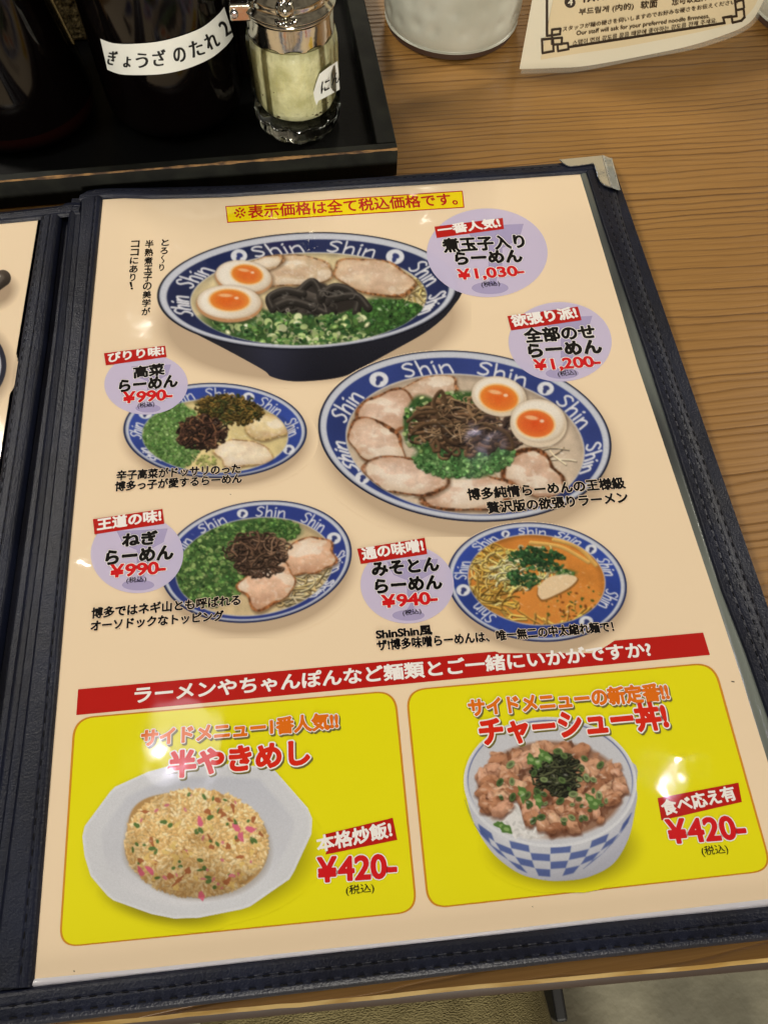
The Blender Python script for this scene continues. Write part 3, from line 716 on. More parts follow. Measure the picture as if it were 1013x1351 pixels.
I = Ink(404, 452, 834, 708, 2)
mk = bowl(I, (613, 575.5, 194, 112, 6), (613, 576, 183, 103, 6), (613.5, 586, 157, 91, 6),
     [(447, 601), (468, 538), (566, 490), (665, 491), (763, 542), (779, 604)], [(510, 508), (722, 511), (468, 634)], (208, 186, 160), 2.8, .36, (24, 30, 56), (44, 60, 128))
I.clip = mk
strands(I, 690, 600, 60, 40, 16, 2, [(216, 194, 160), (190, 160, 128)], 50, 0, .3)
slice_(I, 566, 514, 40, 17, -8, (206, 176, 150), (150, 104, 70), 11, .10, .10)
slice_(I, 509, 545, 42, 29, -12, (214, 180, 156), (122, 78, 50), 12, .10); slice_(I, 497, 584, 41, 27, 8, (216, 184, 160), (118, 74, 46), 13)
slice_(I, 704, 626, 46, 27, 20, (208, 172, 146), (112, 68, 40), 14); slice_(I, 616, 650, 58, 27, -6, (216, 184, 160), (120, 78, 50), 15); slice_(I, 538, 627, 58, 27, 8, (222, 192, 170), (116, 74, 48), 16)
I.clip = None
scallion(I, 612, 602, 66, 28, 420, 3.6, -4, [(78, 128, 66), (96, 148, 80), (60, 108, 54), (122, 168, 98)], (70, 108, 58)); scallion(I, 560, 560, 30, 36, 110, 3.4, 0); scallion(I, 610, 527, 36, 10, 60, 3.0)
strands(I, 600, 562, 48, 30, 105, 4.4, [(104, 76, 52), (84, 60, 42), (128, 98, 68), (66, 48, 35)], 46, 8, .9, (66, 48, 34), .5); strands(I, 648, 574, 28, 20, 46, 4.2, [(100, 76, 62), (84, 62, 52), (70, 52, 42)], 34, 20, .8, None, .45); strands(I, 604, 558, 46, 27, 46, 1.5, [(172, 138, 102), (150, 118, 84)], 24, 8, .8, None, .2)
for p in ([(578, 552), (572, 530), (582, 516), (588, 532)], [(538, 556), (552, 546), (574, 544)], [(540, 574), (560, 560), (590, 558)], [(640, 560), (668, 572), (676, 592), (654, 586)]):
    I.stroke(spline(p, 16), 5, (84, 62, 42), .5)
egg(I, 658, 521, 36.5, 25.5, 658, 525, 25, 17, 10, (240, 118, 36), (226, 206, 178)); egg(I, 710, 556, 37.5, 31, 706, 559, 24.5, 17.5, 8, (236, 100, 36), (226, 206, 178))
glints(I, 610, 640, 120, 26, 40); glints(I, 520, 570, 44, 40, 26); glints(I, 604, 560, 46, 26, 26, 0, 1.8, .35); glints(I, 710, 610, 40, 26, 16)
I.mesh('ramen_picture', page, Z1, PAGE, 'photo of the big oval bowl ringed with pork slices, two eggs on the right')

I = Ink(150, 496, 422, 646, 3)
mk = bowl(I, (284, 568, 121, 63, 1), (284, 568.5, 114, 58, 1), (284, 575, 95.5, 48, 1), [(182, 567), (194, 600), (241, 528), (291, 519), (361, 534), (386, 564)], [(331, 521), (199, 547), (381, 593)], (226, 204, 140), 1.7, .34, (30, 42, 84), (44, 66, 150))
I.clip = mk
scallion(I, 226, 575, 42, 46, 900, 2.0, 0, [(108, 150, 72), (128, 170, 92), (88, 134, 62), (148, 186, 110), (74, 122, 56)], (96, 140, 66), .2)
scallion(I, 272, 608, 14, 8, 50, 2.0, 0, [(190, 190, 110), (170, 180, 90)], None, .2)
slice_(I, 352, 562, 32, 17, 10, (226, 204, 152), (196, 160, 96), 21, .12, .05); slice_(I, 320, 598, 33, 20, -4, (238, 220, 190), (196, 148, 100), 22, .16, .07)
I.clip = None
strands(I, 303, 540, 40, 17, 300, 1.8, [(96, 76, 34), (124, 98, 44), (78, 66, 30), (140, 108, 46), (64, 72, 34)], 14, 10, 1, (88, 70, 32))
strands(I, 265, 571, 27, 18, 150, 1.7, [(74, 48, 38), (96, 62, 48), (52, 34, 29), (132, 88, 60), (40, 28, 24)], 26, 0, .8, (48, 30, 26))
glints(I, 335, 580, 40, 30, 22, 0, 1.6); glints(I, 290, 556, 40, 26, 18, 0, 1.3, .4)
I.mesh('ramen_picture', page, Z1, PAGE, 'photo of a small bowl half green with scallions and half pale broth')

I = Ink(196, 650, 482, 842, 4)
mk = bowl(I, (338, 741, 127, 79.5, -9), (338, 741.5, 119.5, 74, -9), (336, 747.5, 104, 63.5, -8), [(241, 722), (279, 690), (358, 676), (412, 691), (445, 741), (428, 778)], [(320, 677), (438, 711), (226, 750)], (214, 188, 140), 1.9, .32, (28, 40, 88), (42, 58, 136))
I.clip = mk
strands(I, 405, 775, 40, 24, 60, 2.2, [(226, 204, 150), (206, 176, 116), (234, 214, 170)], 40, -20, .4)
scallion(I, 280, 742, 54, 58, 760, 3.2, 20, [(72, 116, 52), (94, 138, 64), (56, 98, 46), (120, 160, 80), (150, 180, 100)], (58, 92, 44), .45)
scallion(I, 338, 704, 58, 19, 380, 2.8, -6, [(72, 116, 52), (94, 138, 64), (56, 98, 46), (120, 160, 80)], (62, 98, 48), .4)
I.clip = None
slice_(I, 407, 734, 36, 25, -12, (226, 180, 146), (158, 96, 56), 31, .16, .10); slice_(I, 353, 771, 39, 27, -10, (226, 182, 150), (160, 96, 54), 32, .16, .10)
strands(I, 341, 731, 31, 24, 180, 1.9, [(84, 60, 46), (112, 82, 62), (58, 42, 34), (70, 50, 40), (140, 108, 84)], 34, 0, .8, (44, 30, 26))
glints(I, 382, 752, 50, 34, 30, 0, 1.8); glints(I, 290, 736, 50, 50, 24, 0, 1.3, .4)
I.mesh('ramen_picture', page, Z1, PAGE, 'photo of a bowl heaped with green scallions beside two seared pork slices')

I = Ink(576, 680, 842, 862, 5)
mk = bowl(I, (708, 768, 119, 78.5, 6), (708, 768.5, 111, 72.5, 6), (707.5, 765, 90, 59, 5), [(608, 752), (640, 716), (702, 699), (752, 709), (798, 749), (801, 791), (636, 809)], [(667, 705), (782, 723), (608, 779), (770, 818)], (222, 134, 48), 1.8, .33, (34, 46, 96), (42, 66, 154))
I.clip = mk
I.ell(745, 800, 60, 30, (228, 140, 54), 0, soft=10, op=.7)
for _ in range(120):
    x, y = rnd_in(I, 716, 770, 84, 54); q = I.rng.uniform(.8, 2.6); I.ell(x, y, q, q * .65, (236, 164, 76), soft=1, op=.55); I.ell(x, y + .4, q * .6, q * .35, (200, 108, 34), soft=1, op=.5)
strands(I, 650, 770, 27, 46, 90, 2.3, [(228, 184, 84), (214, 164, 62), (240, 204, 116), (196, 144, 52)], 46, 0, .9, (190, 130, 50), .4)
strands(I, 735, 815, 50, 12, 14, 3, [(222, 170, 78), (206, 150, 60)], 50, 0, .2)
for p in ([(700, 716), (740, 722), (776, 742)], [(730, 712), (762, 722), (786, 746)]): I.stroke(spline(p, 16), 5, (224, 172, 84), .3)
for _ in range(70):
    x, y = rnd_in(I, 752, 792, 44, 30); I.ell(x, y, I.rng.uniform(1, 3.4), I.rng.uniform(.8, 2), [(92, 92, 34), (130, 70, 26), (226, 150, 60), (70, 96, 40)][I.rng.integers(4)], I.rng.uniform(0, 90))
strands(I, 680, 757, 28, 20, 40, 2, [(226, 214, 130), (206, 196, 104), (240, 230, 170)], 24, 20, .5, None, .3)
I.clip = None
strands(I, 706, 745, 40, 22, 40, 2, [(226, 214, 130), (206, 196, 104), (240, 230, 170)], 24, 20, .5, None, .3); scallion(I, 709, 737, 38, 16, 150, 2.7, 6, [(44, 88, 46), (66, 112, 58), (34, 70, 40), (96, 140, 76)], None, .3); scallion(I, 704, 735, 26, 10, 90, 2.6, 6, [(44, 88, 46), (34, 70, 40)], None, .3); scallion(I, 690, 763, 22, 11, 90, 2.6, 10, [(44, 88, 46), (66, 112, 58), (34, 70, 40)], None, .3); scallion(I, 746, 757, 12, 5, 40, 2.4)
I.polyg(spline([(708, 786), (710, 774), (724, 762), (748, 759), (763, 764), (754, 776), (736, 786), (716, 794), (708, 786)], 40), (150, 96, 40)); I.polyg(spline([(709, 784), (711, 773), (725, 761), (748, 758), (761, 763), (752, 774), (734, 784), (716, 791), (709, 784)], 40), (238, 206, 160))
glints(I, 730, 780, 60, 36, 40, 0, 1.6); glints(I, 650, 770, 26, 40, 18, 0, 1.4)
I.mesh('ramen_picture', page, Z1, PAGE, 'photo of the orange miso bowl with yellow noodles at its left')

# left page: spoon tip and a bowl's edge
I = Ink(-70, 340, 40, 560, 6)
I.ell(-2, 386, 24, 18, (150, 124, 98), -30, soft=12, op=.7)
I.stroke([(-60, 402), (-20, 384), (4, 367)], 22, (70, 60, 52), .35); I.stroke([(-40, 390), (-10, 378), (2, 366)], 8, (116, 106, 96), 0, 3, .6)
I.stroke([(-6, 372), (0, 364)], 2, (220, 214, 204))
I.ell(-62, 484, 78, 66, (140, 116, 92), 0, soft=14, op=.6); I.ell(-62, 482, 71, 60, (44, 46, 60)); I.ell(-62, 482, 64, 54, (206, 206, 214)); I.ell(-62, 482, 56, 46, (40, 54, 110))
I.mesh('ramen_picture', lpage, .0062 + .00003, PAGE, 'edge of a bowl and a dark spoon on the left page')
# ---- side dish panels
def panel_outline(c, r):
    c = np.array(c, float); out = []
    for i in range(4):
        p, a, b_ = c[i], c[i - 1], c[(i + 1) % 4]; ea = (a - p) / np.linalg.norm(a - p); eb = (b_ - p) / np.linalg.norm(b_ - p)
        for t in np.linspace(0, 1, 10): out.append((1 - t) ** 2 * (p + ea * r) + 2 * t * (1 - t) * p + t * t * (p + eb * r))
    return np.array(out)
YEL = (238, 230, 24)
M['panel_yellow'] = print_mat('ink_panel_yellow', YEL)
panels = []
for c in ([(97.5, 947), (522, 910.5), (551, 1203.5), (78, 1250.5)], [(534.5, 910), (942, 873.5), (1019, 1149), (564, 1199.5)]):
    b = MB(); o = panel_outline(c, 27); q = np.array(o); cc = q.mean(0)
    inn = panel_outline(np.array(c) + (cc - np.array(c)) / np.linalg.norm(cc - np.array(c), axis=1)[:, None] * 3.4, 25)
    b.poly(at(o, Z1)[::-1], M['orange']); b.poly(at(inn, Z2)[::-1], M['panel_yellow'])
    panels.append(b.build('menu_panel', page))
panels[0]['label'] = 'yellow panel for fried rice'; panels[1]['label'] = 'yellow panel for the pork rice bowl'

I = Ink(96, 990, 440, 1232, 7)
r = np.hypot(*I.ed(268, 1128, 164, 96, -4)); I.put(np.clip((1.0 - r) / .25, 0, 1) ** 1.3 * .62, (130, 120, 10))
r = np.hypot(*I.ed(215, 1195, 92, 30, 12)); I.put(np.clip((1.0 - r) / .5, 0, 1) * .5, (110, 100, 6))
pts = [(109, 1104), (112, 1090), (146, 1044), (152, 1038), (196, 1018), (225, 1010), (300, 1008), (356, 1012), (364, 1018), (406, 1066), (412, 1080), (411, 1100), (388, 1150), (382, 1160), (330, 1196), (318, 1200), (262, 1211), (230, 1212), (200, 1206), (150, 1188), (142, 1182), (120, 1156), (112, 1130)]
n = I.noise(90, 3, 2)[..., None]
sl, sd, mk = I.polyg(pts, np.array((214, 216, 222), float) * (.97 + .05 * n))
I.tint(sl, np.clip((5 - sd) / 4, 0, 1) * mk, (1.06, 1.06, 1.06)); 
inn = np.array(pts, float); inn = inn + (np.array((262, 1108)) - inn) * .17
sl, sd, mk = I.polyg(spline(np.r_[inn, inn[:1]], 90), np.array((206, 208, 216), float) * (.97 + .05 * n), 6)
I.tint(sl, mk * np.clip((I.Y[sl] - 1120) / 70, 0, 1) * .7, (1.10, 1.09, 1.07)); I.tint(sl, mk * np.clip((1090 - I.Y[sl]) / 70, 0, 1) * .6, (.93, .94, .97))
I.ell(260, 1117, 97, 72, (160, 150, 140), 0, soft=6, op=.6, wob=.05, seed=5)
I.ell(259, 1112, 94, 72, (190, 146, 86), 0, soft=2, wob=.05, seed=5)
P = sorted([rnd_in(I, 259, 1112, 94, 71) for _ in range(3600)], key=lambda p: p[1] + I.rng.normal(0, 6))
for x, y in P:
    c = np.array([(234, 196, 130), (240, 208, 146), (226, 184, 114), (244, 220, 168), (214, 168, 100)][I.rng.integers(5)], float) * (1.04 - .16 * np.clip((y - 1120) / 70, 0, 1)); ro = I.rng.uniform(0, 180); q = I.rng.uniform(2.5, 4.0)
    I.ell(x + .4, y + 1.0, q, 1.8, c * .80, ro, op=.6); I.ell(x, y, q, 1.5, c, ro)
for k in range(120):
    x, y = rnd_in(I, 259, 1112, 88, 66); t = I.rng.random(); ro = I.rng.uniform(0, 180)
    if t < .40: I.ell(x, y, I.rng.uniform(2, 5), I.rng.uniform(1.5, 3), (92, 124, 62), ro)
    elif t < .58: I.ell(x, y, I.rng.uniform(1.5, 4), I.rng.uniform(1.2, 2.2), (216, 122, 132), ro)
    elif t < .82: I.ell(x, y, I.rng.uniform(3, 6), I.rng.uniform(2, 3.6), (234, 200, 112), ro, wob=.3, seed=k, op=.8)
    else: I.ell(x, y, I.rng.uniform(3, 6), I.rng.uniform(2, 3.4), (176, 104, 62), ro, wob=.3, seed=k)
for p in ((312, 1092), (318, 1104), (264, 1084), (330, 1094), (186, 1150), (198, 1148), (266, 1182)): I.ell(p[0], p[1], 7, 3.4, [(222, 100, 130), (70, 116, 46)][int(p[0]) % 2], I.rng.uniform(0, 90), wob=.2, seed=int(p[0]))
lump = I.noise(30, 12, 3); mm = np.clip((1 - np.hypot(*I.ed(259, 1112, 96, 74))) / .04, 0, 1)
I.tint(np.s_[:, :], mm * np.clip((.50 - lump) / .22, 0, 1) * .55, (.80, .74, .64)); I.tint(np.s_[:, :], mm * np.clip((I.Y - 1132) / 60, 0, 1) * .8, (.80, .74, .66)); I.tint(np.s_[:, :], mm * np.clip((lump - .52) / .2, 0, 1) * .6, (1.07, 1.06, 1.03))
glints(I, 255, 1100, 80, 56, 90, 0, 1.7, .5)
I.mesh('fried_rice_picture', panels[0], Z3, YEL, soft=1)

I = Ink(598, 940, 862, 1178, 8)
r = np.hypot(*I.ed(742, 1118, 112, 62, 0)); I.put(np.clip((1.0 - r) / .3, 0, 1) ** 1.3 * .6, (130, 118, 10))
bd = spline([(612, 1030), (618, 1064), (630, 1096), (652, 1128), (684, 1152), (716, 1161), (744, 1162), (776, 1157), (808, 1140), (828, 1108), (837, 1070), (839, 1040), (820, 1000), (640, 1000), (612, 1030)], 80)
n = I.noise(80, 4, 2)[..., None]; sl, sd, mk = I.polyg(bd, np.array((212, 214, 222), float) * (.93 + .1 * n))
# chequered band round the bowl
cx, cy = 726, 1036
for row in range(4):
    y0, y1 = 1064 + row * 21, 1064 + (row + 1) * 21
    for k in range(12):
        if (k + row) % 2: continue
        a0, a1 = math.pi * (0.02 + k / 12 * .96), math.pi * (0.02 + (k + .97) / 12 * .96)
        def bp(a, t):
            s = 1 - .055 * t ** 2 - .0 * t; yy = 30 + t * 21.0
            sx = 113 - 5.2 * t - 3.2 * t * t; return (726 - sx * math.cos(a), 1022 + yy * .98 + (66 - 7.5 * t) * math.sin(a) * (1 - .02 * t))
        if row == 3 and not (3 <= k <= 9): continue
        q = [bp(a0, row * .82), bp(a1, row * .82), bp(a1, row * .82 + .76), bp(a0, row * .82 + .76)]
        I.polyg(q, (78, 98, 164), 1.6, op=.92)
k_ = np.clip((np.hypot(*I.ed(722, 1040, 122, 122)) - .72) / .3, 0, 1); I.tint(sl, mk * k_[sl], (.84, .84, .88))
I.ell(725.5, 1032, 114, 86, (220, 222, 228), 2); I.ell(725.5, 1031, 111, 83, (206, 208, 216), 2); I.ell(725.5, 1030, 109, 80, (92, 104, 160), 2); I.ell(725.5, 1031.5, 108, 80, (204, 205, 212), 2)
I.ell(726, 1042, 96, 64, (150, 104, 76), 0, soft=5, op=.9)
for _ in range(420):
    x, y = rnd_in(I, 726, 1040, 92, 60); q = I.rng.uniform(2.5, 6); I.ell(x, y, q, q * .6, np.array([(176, 122, 90), (132, 84, 60), (196, 146, 112), (110, 70, 50)][I.rng.integers(4)], float), I.rng.uniform(0, 180), soft=1.2, op=.8, wob=.2, seed=int(I.rng.integers(1e6)))
I.ell(690, 1080, 42, 24, (228, 226, 224), 20, soft=8, wob=.1); 
for _ in range(160):
    x, y = rnd_in(I, 685, 1078, 40, 26, 20); I.ell(x, y, 3.6, 1.8, np.array((232, 230, 228)) * I.rng.uniform(.84, 1.02), I.rng.uniform(0, 180))
ch = [(736, 1060, 98, 46)]
P = [rnd_in(I, 726, 1028, 96, 44) for _ in range(80)] + [rnd_in(I, 756, 1066, 68, 36) for _ in range(66)] + [rnd_in(I, 660, 1040, 34, 40) for _ in range(26)]
P.sort(key=lambda p: p[1])
for x, y in P:
    if ((x - 726) / 94) ** 2 + ((y - 1036) / 66) ** 2 > 1: continue
    if (x - 672) ** 2 / 26 ** 2 + (y - 1090) ** 2 / 15 ** 2 < 1: continue
    c = np.array([(200, 146, 110), (182, 124, 88), (214, 168, 132), (158, 102, 70), (208, 154, 122)][I.rng.integers(5)], float); q = I.rng.uniform(5.5, 15); ro = I.rng.uniform(0, 180); sd_ = int(I.rng.integers(1e6))
    I.ell(x + 1, y + 3, q * 1.05, q * .72, (104, 62, 44), ro, soft=3, op=.65, wob=.15, seed=sd_)
    z_ = I.ell(x, y, q, q * .68, c, ro, wob=.15, seed=sd_)
    if z_: 
        s2, r2, u2, v2, m2 = z_; nn = I.noise(6, sd_ % 97, 3)[s2]; I.tint(s2, m2 * np.clip((I.Y[s2] - y) / q + .2, 0, 1), (.74, .68, .64)); I.tint(s2, m2 * np.clip((nn - .52) / .2, 0, 1) * .8, (1.16, 1.2, 1.24)); I.tint(s2, m2 * np.clip((.42 - nn) / .15, 0, 1) * .7, (.7, .6, .55))
    I.ell(x - q * .12, y - q * .2, q * .62, q * .34, np.minimum(c * 1.13, 255), ro, soft=2.2, op=.8, wob=.22, seed=sd_ + 1)
    if I.rng.random() < .5: I.ell(x - q * .3, y - q * .25, q * .35, q * .14, (240, 206, 180), ro, soft=1.5, op=.5)
strands(I, 733, 1022, 28, 25, 170, 2.1, [(44, 50, 34), (62, 68, 44), (30, 34, 26), (80, 84, 56)], 24, 60, .3, (46, 52, 34))
for _ in range(46):
    x, y = rnd_in(I, 732, 1038, 76, 48); q = I.rng.uniform(3, 6.5); ro = I.rng.uniform(0, 180)
    c = np.array([(96, 122, 66), (78, 106, 56), (134, 154, 96)][I.rng.integers(3)], float); I.ell(x, y + 1, q, q * .7, c * .5, ro, op=.7); I.ell(x, y, q, q * .66, c, ro); I.ell(x, y, q * .55, q * .34, np.minimum(c * .7, 255), ro)
for p in ((708, 1006), (716, 996), (722, 1000), (700, 1002), (688, 1046), (710, 1056), (662, 1090), (668, 1094), (784, 1060), (778, 1054)): I.ell(p[0], p[1], 8, 5, (86, 128, 58), I.rng.uniform(0, 90), wob=.3, seed=int(p[0])); I.ell(p[0], p[1], 4, 2.4, (140, 174, 100), 20)
glints(I, 730, 1040, 84, 50, 60, 0, 2.4, .5)
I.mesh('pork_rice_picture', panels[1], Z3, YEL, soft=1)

# ---- headings, badges, captions
def halo_text(mb, s, bl, br, h, z, mt, bold=.012, halo=.05, hm='white', sh=None):
    if sh: text(mb, s, bl, br, h, z - .000015, M[sh], halo, shift=(2.0, 2.2))
    if halo: text(mb, s, bl, br, h, z, M[hm], halo)
    text(mb, s, bl, br, h, z + .00002, M[mt], bold)
b = MB()
quad(b, [(297.5, 272), (610, 251.5), (612.5, 274), (300, 294)], Z1, M['bannerred']); quad(b, [(299, 273.2), (609, 252.9), (611, 272.9), (301.2, 292.6)], Z2, M['banneryellow'])
text(b, '※', (309, 288.5), (325, 287.4), 14.5, Z3, M['bannerred'], -.004); text(b, '表示価格は全て税込価格です。', (328, 288), (604, 269.8), 16.5, Z3, M['bannerred'], .022); b.build('notice_banner', page)
b = MB()
def vcol(mb, s, p0, p1, sz):
    p0, p1 = np.array(p0, float), np.array(p1, float)
    for i, ch in enumerate(s):
        c = p0 + (p1 - p0) * (i / max(len(s) - 1, 1)); w_ = sz
        if ch == '〜':
            pts = spline([(c[0] + 1.5, c[1] - 5), (c[0] - 1.5, c[1] - 2), (c[0] + 1.5, c[1] + 2), (c[0] - 1, c[1] + 5)], 12)
            n_ = np.array([1.0, 0]); 
            for q0, q1 in zip(pts[:-1], pts[1:]): quad(mb, [q0 - n_ * .7, q0 + n_ * .7, q1 + n_ * .7, q1 - n_ * .7], Z2, M['black'])
            continue
        ww = .22 if ch == '！' else (.62 if ch == 'り' else .95); hh = .76 if ch in 'コに' else .86
        text(mb, ch, (c[0] - sz * ww / 2, c[1] + sz * hh / 2), (c[0] + sz * ww / 2, c[1] + sz * hh / 2 - .5), sz * hh, Z2, M['black'], .022)
vcol(b, 'とろ〜り', (218, 320), (213.5, 353), 9.8); vcol(b, '半熟煮玉子の美学が', (197, 322), (192.5, 411), 11.4); vcol(b, 'ココにあり！', (178.5, 322), (174.5, 377), 11)
b.build('caption', page)
def badge(c, rx, ry, tagq, tagt, tb, l1, l2, price, tax, bow=True):
    b = MB(); disc(b, c, rx, ry, Z2, M['lilac'])
    s = ry / 58.0; gx, gy = c[0] + rx * .20, c[1]
    bowlp = [(gx - 44 * s, gy - 34 * s), (gx + 32 * s, gy - 38 * s), (gx + 26 * s, gy - 18 * s), (gx + 4 * s, gy - 6 * s), (gx + 4 * s, gy + 26 * s), (gx - 14 * s, gy + 26 * s), (gx - 14 * s, gy - 6 * s), (gx - 34 * s, gy - 14 * s)]
    quad(b, bowlp, Z2 + .00001, M['lilac_dark']); disc(b, (gx - 12 * s, gy + 46 * s), 24 * s, 8 * s, Z2 + .00001, M['lilac_dark'], 30)
    quad(b, [(gx - 2 * s, gy + 26 * s), (gx - 8 * s, gy + 26 * s), (gx - 16 * s, gy + 42 * s), (gx - 4 * s, gy + 42 * s)], Z2 + .00001, M['lilac_dark'])
    b.tube(at([(gx + 12 * s, gy - 38 * s), (gx + 22 * s, gy - 54 * s)], Z2 + .00001) , .00001, M['lilac_dark'], 4)
    quad(b, tagq, Z3, M['red']); q = np.array(tagq, float)
    text(b, tagt, q[3] * .78 + q[0] * .22 + (q[2] - q[3]) * .05, q[2] * .78 + q[1] * .22 - (q[2] - q[3]) * .04, tb, Z4, M['white'], .04)
    for t, a, e, h in (l1, l2): text(b, t, a, e, h, Z3, M['white'], .085); text(b, t, a, e, h, Z4, M['black'], .054 if t in (RM, 'ねぎ', 'みそとん') else .044)
    t, a, e, h = price; text(b, t, a, e, h, Z4, M['white'], .075); text(b, t, a, e, h, Z5, M['price'], .034)
    t, a, e, h = tax; text(b, t, a, e, h, Z4, M['black'], .005)
    return b.build('price_badge', page)
RM = 'らーめん'
badge((642.5, 333.5), 79.5, 58.5, [(573, 299), (663, 287.5), (664.5, 302), (576, 314)], '一番人気!', 12.5, ('煮玉子入り', (586, 333), (693, 326.5), 18), (RM, (602, 349), (689, 345), 15.5), ('¥1,030-', (606, 371), (692, 365), 15.5), ('(税込)', (636, 380), (660, 377.5), 8))['label'] = 'lilac price badge reading 1,030 yen'
badge((738.5, 451), 68, 52.5, [(669, 417), (762, 404.5), (767, 422.5), (674, 436)], '欲張り派!', 15, ('全部のせ', (694, 452), (786, 446), 18.5), (RM, (699, 471.5), (794, 465), 17), ('¥1,200-', (707, 491), (793, 485), 16.5), ('(税込)', (737, 498), (761, 495), 8))['label'] = 'lilac price badge reading 1,200 yen'
badge((193, 507), 55, 40, [(137.5, 466), (218, 456), (220, 471), (140, 482)], 'ぴりり味!', 12, ('高菜', (177, 499), (217, 494), 15), (RM, (158, 517), (234, 509.5), 15), ('¥990-', (163, 532), (227, 527), 14.5), ('(税込)', (182, 539.5), (204, 537), 8))['label'] = 'lilac price badge for the small half green bowl'
badge((181, 731), 61, 51.5, [(123, 685), (214.5, 671.5), (217, 691), (125, 705)], '王道の味!', 15.5, ('ねぎ', (162, 721), (207, 717), 17), (RM, (140, 745), (228, 737), 18), ('¥990-', (146, 762), (218, 756), 16.5), ('(税込)', (167, 770.5), (193, 768), 8.5))['label'] = 'lilac price badge for the bowl heaped with scallions'
badge((537, 771), 61.5, 51.5, [(471, 724), (560, 709.5), (563.5, 731), (476, 744)], '通の味噌!', 16, ('みそとん', (492, 760), (579, 752.5), 17.5), (RM, (496, 782.5), (583, 776), 17.5), ('¥940-', (505, 802), (577, 796), 16.5), ('(税込)', (532, 813.5), (556, 810.5), 8.5))['label'] = 'lilac price badge reading 940 yen'
for lines in ([('辛子高菜がドッサリのった', (154, 633.5), (317, 624), 12.5), ('博多っ子が愛するらーめん', (152, 648), (319, 637), 12.5)],
              [('博多純情らーめんの王様級', (618, 660), (825, 644), 15), ('贅沢版の欲張りラーメン', (644, 677.5), (829, 663), 15)],
              [('博多ではネギ山とも呼ばれる', (121, 816), (317, 798), 14), ('オーソドックなトッピング', (120, 832.5), (295, 818.5), 13.5)],
              [('ShinShin風', (497, 843.5), (570, 837), 12.5), ('ザ!博多味噌らーめんは、唯一無二の中太縮れ麺で！', (498, 858.5), (810, 833), 14)]):
    b = MB()
    for t, a, e, h in lines: halo_text(b, t, a, e, h, Z4, 'black', .042, .078, 'cream')
    b.build('caption', page)
b = MB(); quad(b, [(103.4, 909.5), (927, 834.5), (936, 864), (101, 943.5)], Z1, M['red'])
text(b, 'ラーメンやちゃんぽんなど麺類とご一緒にいかがですか?', (178, 928), (860, 866), 22, Z2, M['white'], .03); b.build('heading_band', page)
def heading(parent, rows):
    b = MB()
    for t, a, e, h, k in rows: halo_text(b, t, a, e, h, Z5, k, .050, .098, 'white', 'shade')
    return b.build('heading', parent)
heading(panels[0], [('サイドメニュー1番人気!!', (187, 985), (446, 961), 22, 'headorange'), ('半やきめし', (223, 1026), (408, 1008), 34, 'headred')])
heading(panels[1], [('サイドメニューの新定番!!', (620, 945.5), (883, 923), 23, 'headorange'), ('チャーシュー丼!', (636, 984), (882, 961), 36, 'headred')])
def price_tag(parent, tagq, tagt, th, pr, tax):
    b = MB(); q = np.array(tagq, float); quad(b, tagq, Z3, M['red'])
    text(b, tagt, q[3] * .82 + q[0] * .18 + (q[2] - q[3]) * .05, q[2] * .82 + q[1] * .18 - (q[2] - q[3]) * .05, th, Z4, M['white'], .036)
    text(b, pr[0], *pr[1:], Z4, M['white'], .07); text(b, pr[0], *pr[1:], Z5, M['price'], .036); text(b, '(税込)', *tax, Z4, M['black'], .006)
    return b.build('price_tag', parent)
price_tag(panels[0], [(412, 1104.5), (518, 1079), (524, 1108), (415, 1130.5)], '本格炒飯!', 21, ('¥420-', (420, 1164), (523, 1157), 32), ((457, 1182.5), (494, 1178.5), 14))
price_tag(panels[1], [(867, 1053), (973.5, 1032.5), (978, 1058), (872, 1082.5)], '食べ応え有', 19, ('¥420-', (884, 1113), (985, 1105.5), 31), ((927, 1131), (961.5, 1127), 14))

# ------------------------------------------------------------------ condiment tray
lac = mat('black_lacquer', (14, 14, 12), rough=0.6, spec=0.2); vary(lac, (6, 6, 5), (14, 14, 12), 40); bump(lac, 400, .0001, 3)
rimm = mat('black_lacquer_rim', rough=0.55, spec=.25); vary(rimm, (16, 17, 13), (36, 38, 30), 90, .4, .75, 5)
wornb = mat('worn_bare_wood', rough=0.7); vary(wornb, (70, 46, 22), (150, 112, 62), 1, .4, .62, 4, (160, 400, 60))
TH = .014
A = at1(525, 196, TH); B = at1(0, 239, TH); ex = (A - B); ex /= np.linalg.norm(ex); ey = np.array([-ex[1], ex[0], 0]); ez = np.array([0, 0, 1])
def TX(v): v = np.atleast_2d(v); return A * [1, 1, 0] + v[:, :1] * ex + v[:, 1:2] * ey + v[:, 2:3] * ez
tray = empty('condiment_tray', tuple(TX([(-0.12, 0.07, 0)])[0]), 'shallow black lacquer tray with worn brown front edge, carrying the sauce bottles', 'tray')
TL, TD = 0.26, 0.135
b = MB(); b.box((-TL + .002, .0005, .0006), (-.0005, TD - .0005, .005), lac, TX); b.build('tray_floor', tray)
for nm, lo, hi in (('rim', (-TL, 0, .0003), (0, .0042, TH)), ('rim', (-.0085, .0044, .0003), (0, TD - .0044, TH)), ('rim', (-TL, TD - .0042, .0003), (0, TD, TH)), ('rim', (-TL, .0044, .0003), (-TL + .0085, TD - .0044, TH))):
    b = MB(); b.box(lo, hi, rimm, TX); o = b.build('rim', tray, bevel=.0006)
b = MB()
xs = np.linspace(-TL, -.0002, 160); rg = np.random.default_rng(2); q = np.convolve(rg.random(180), np.ones(5) / 5, 'same')[:160]
wv = .0001 + .0007 * np.clip((q - .46) * 3, 0, 1)
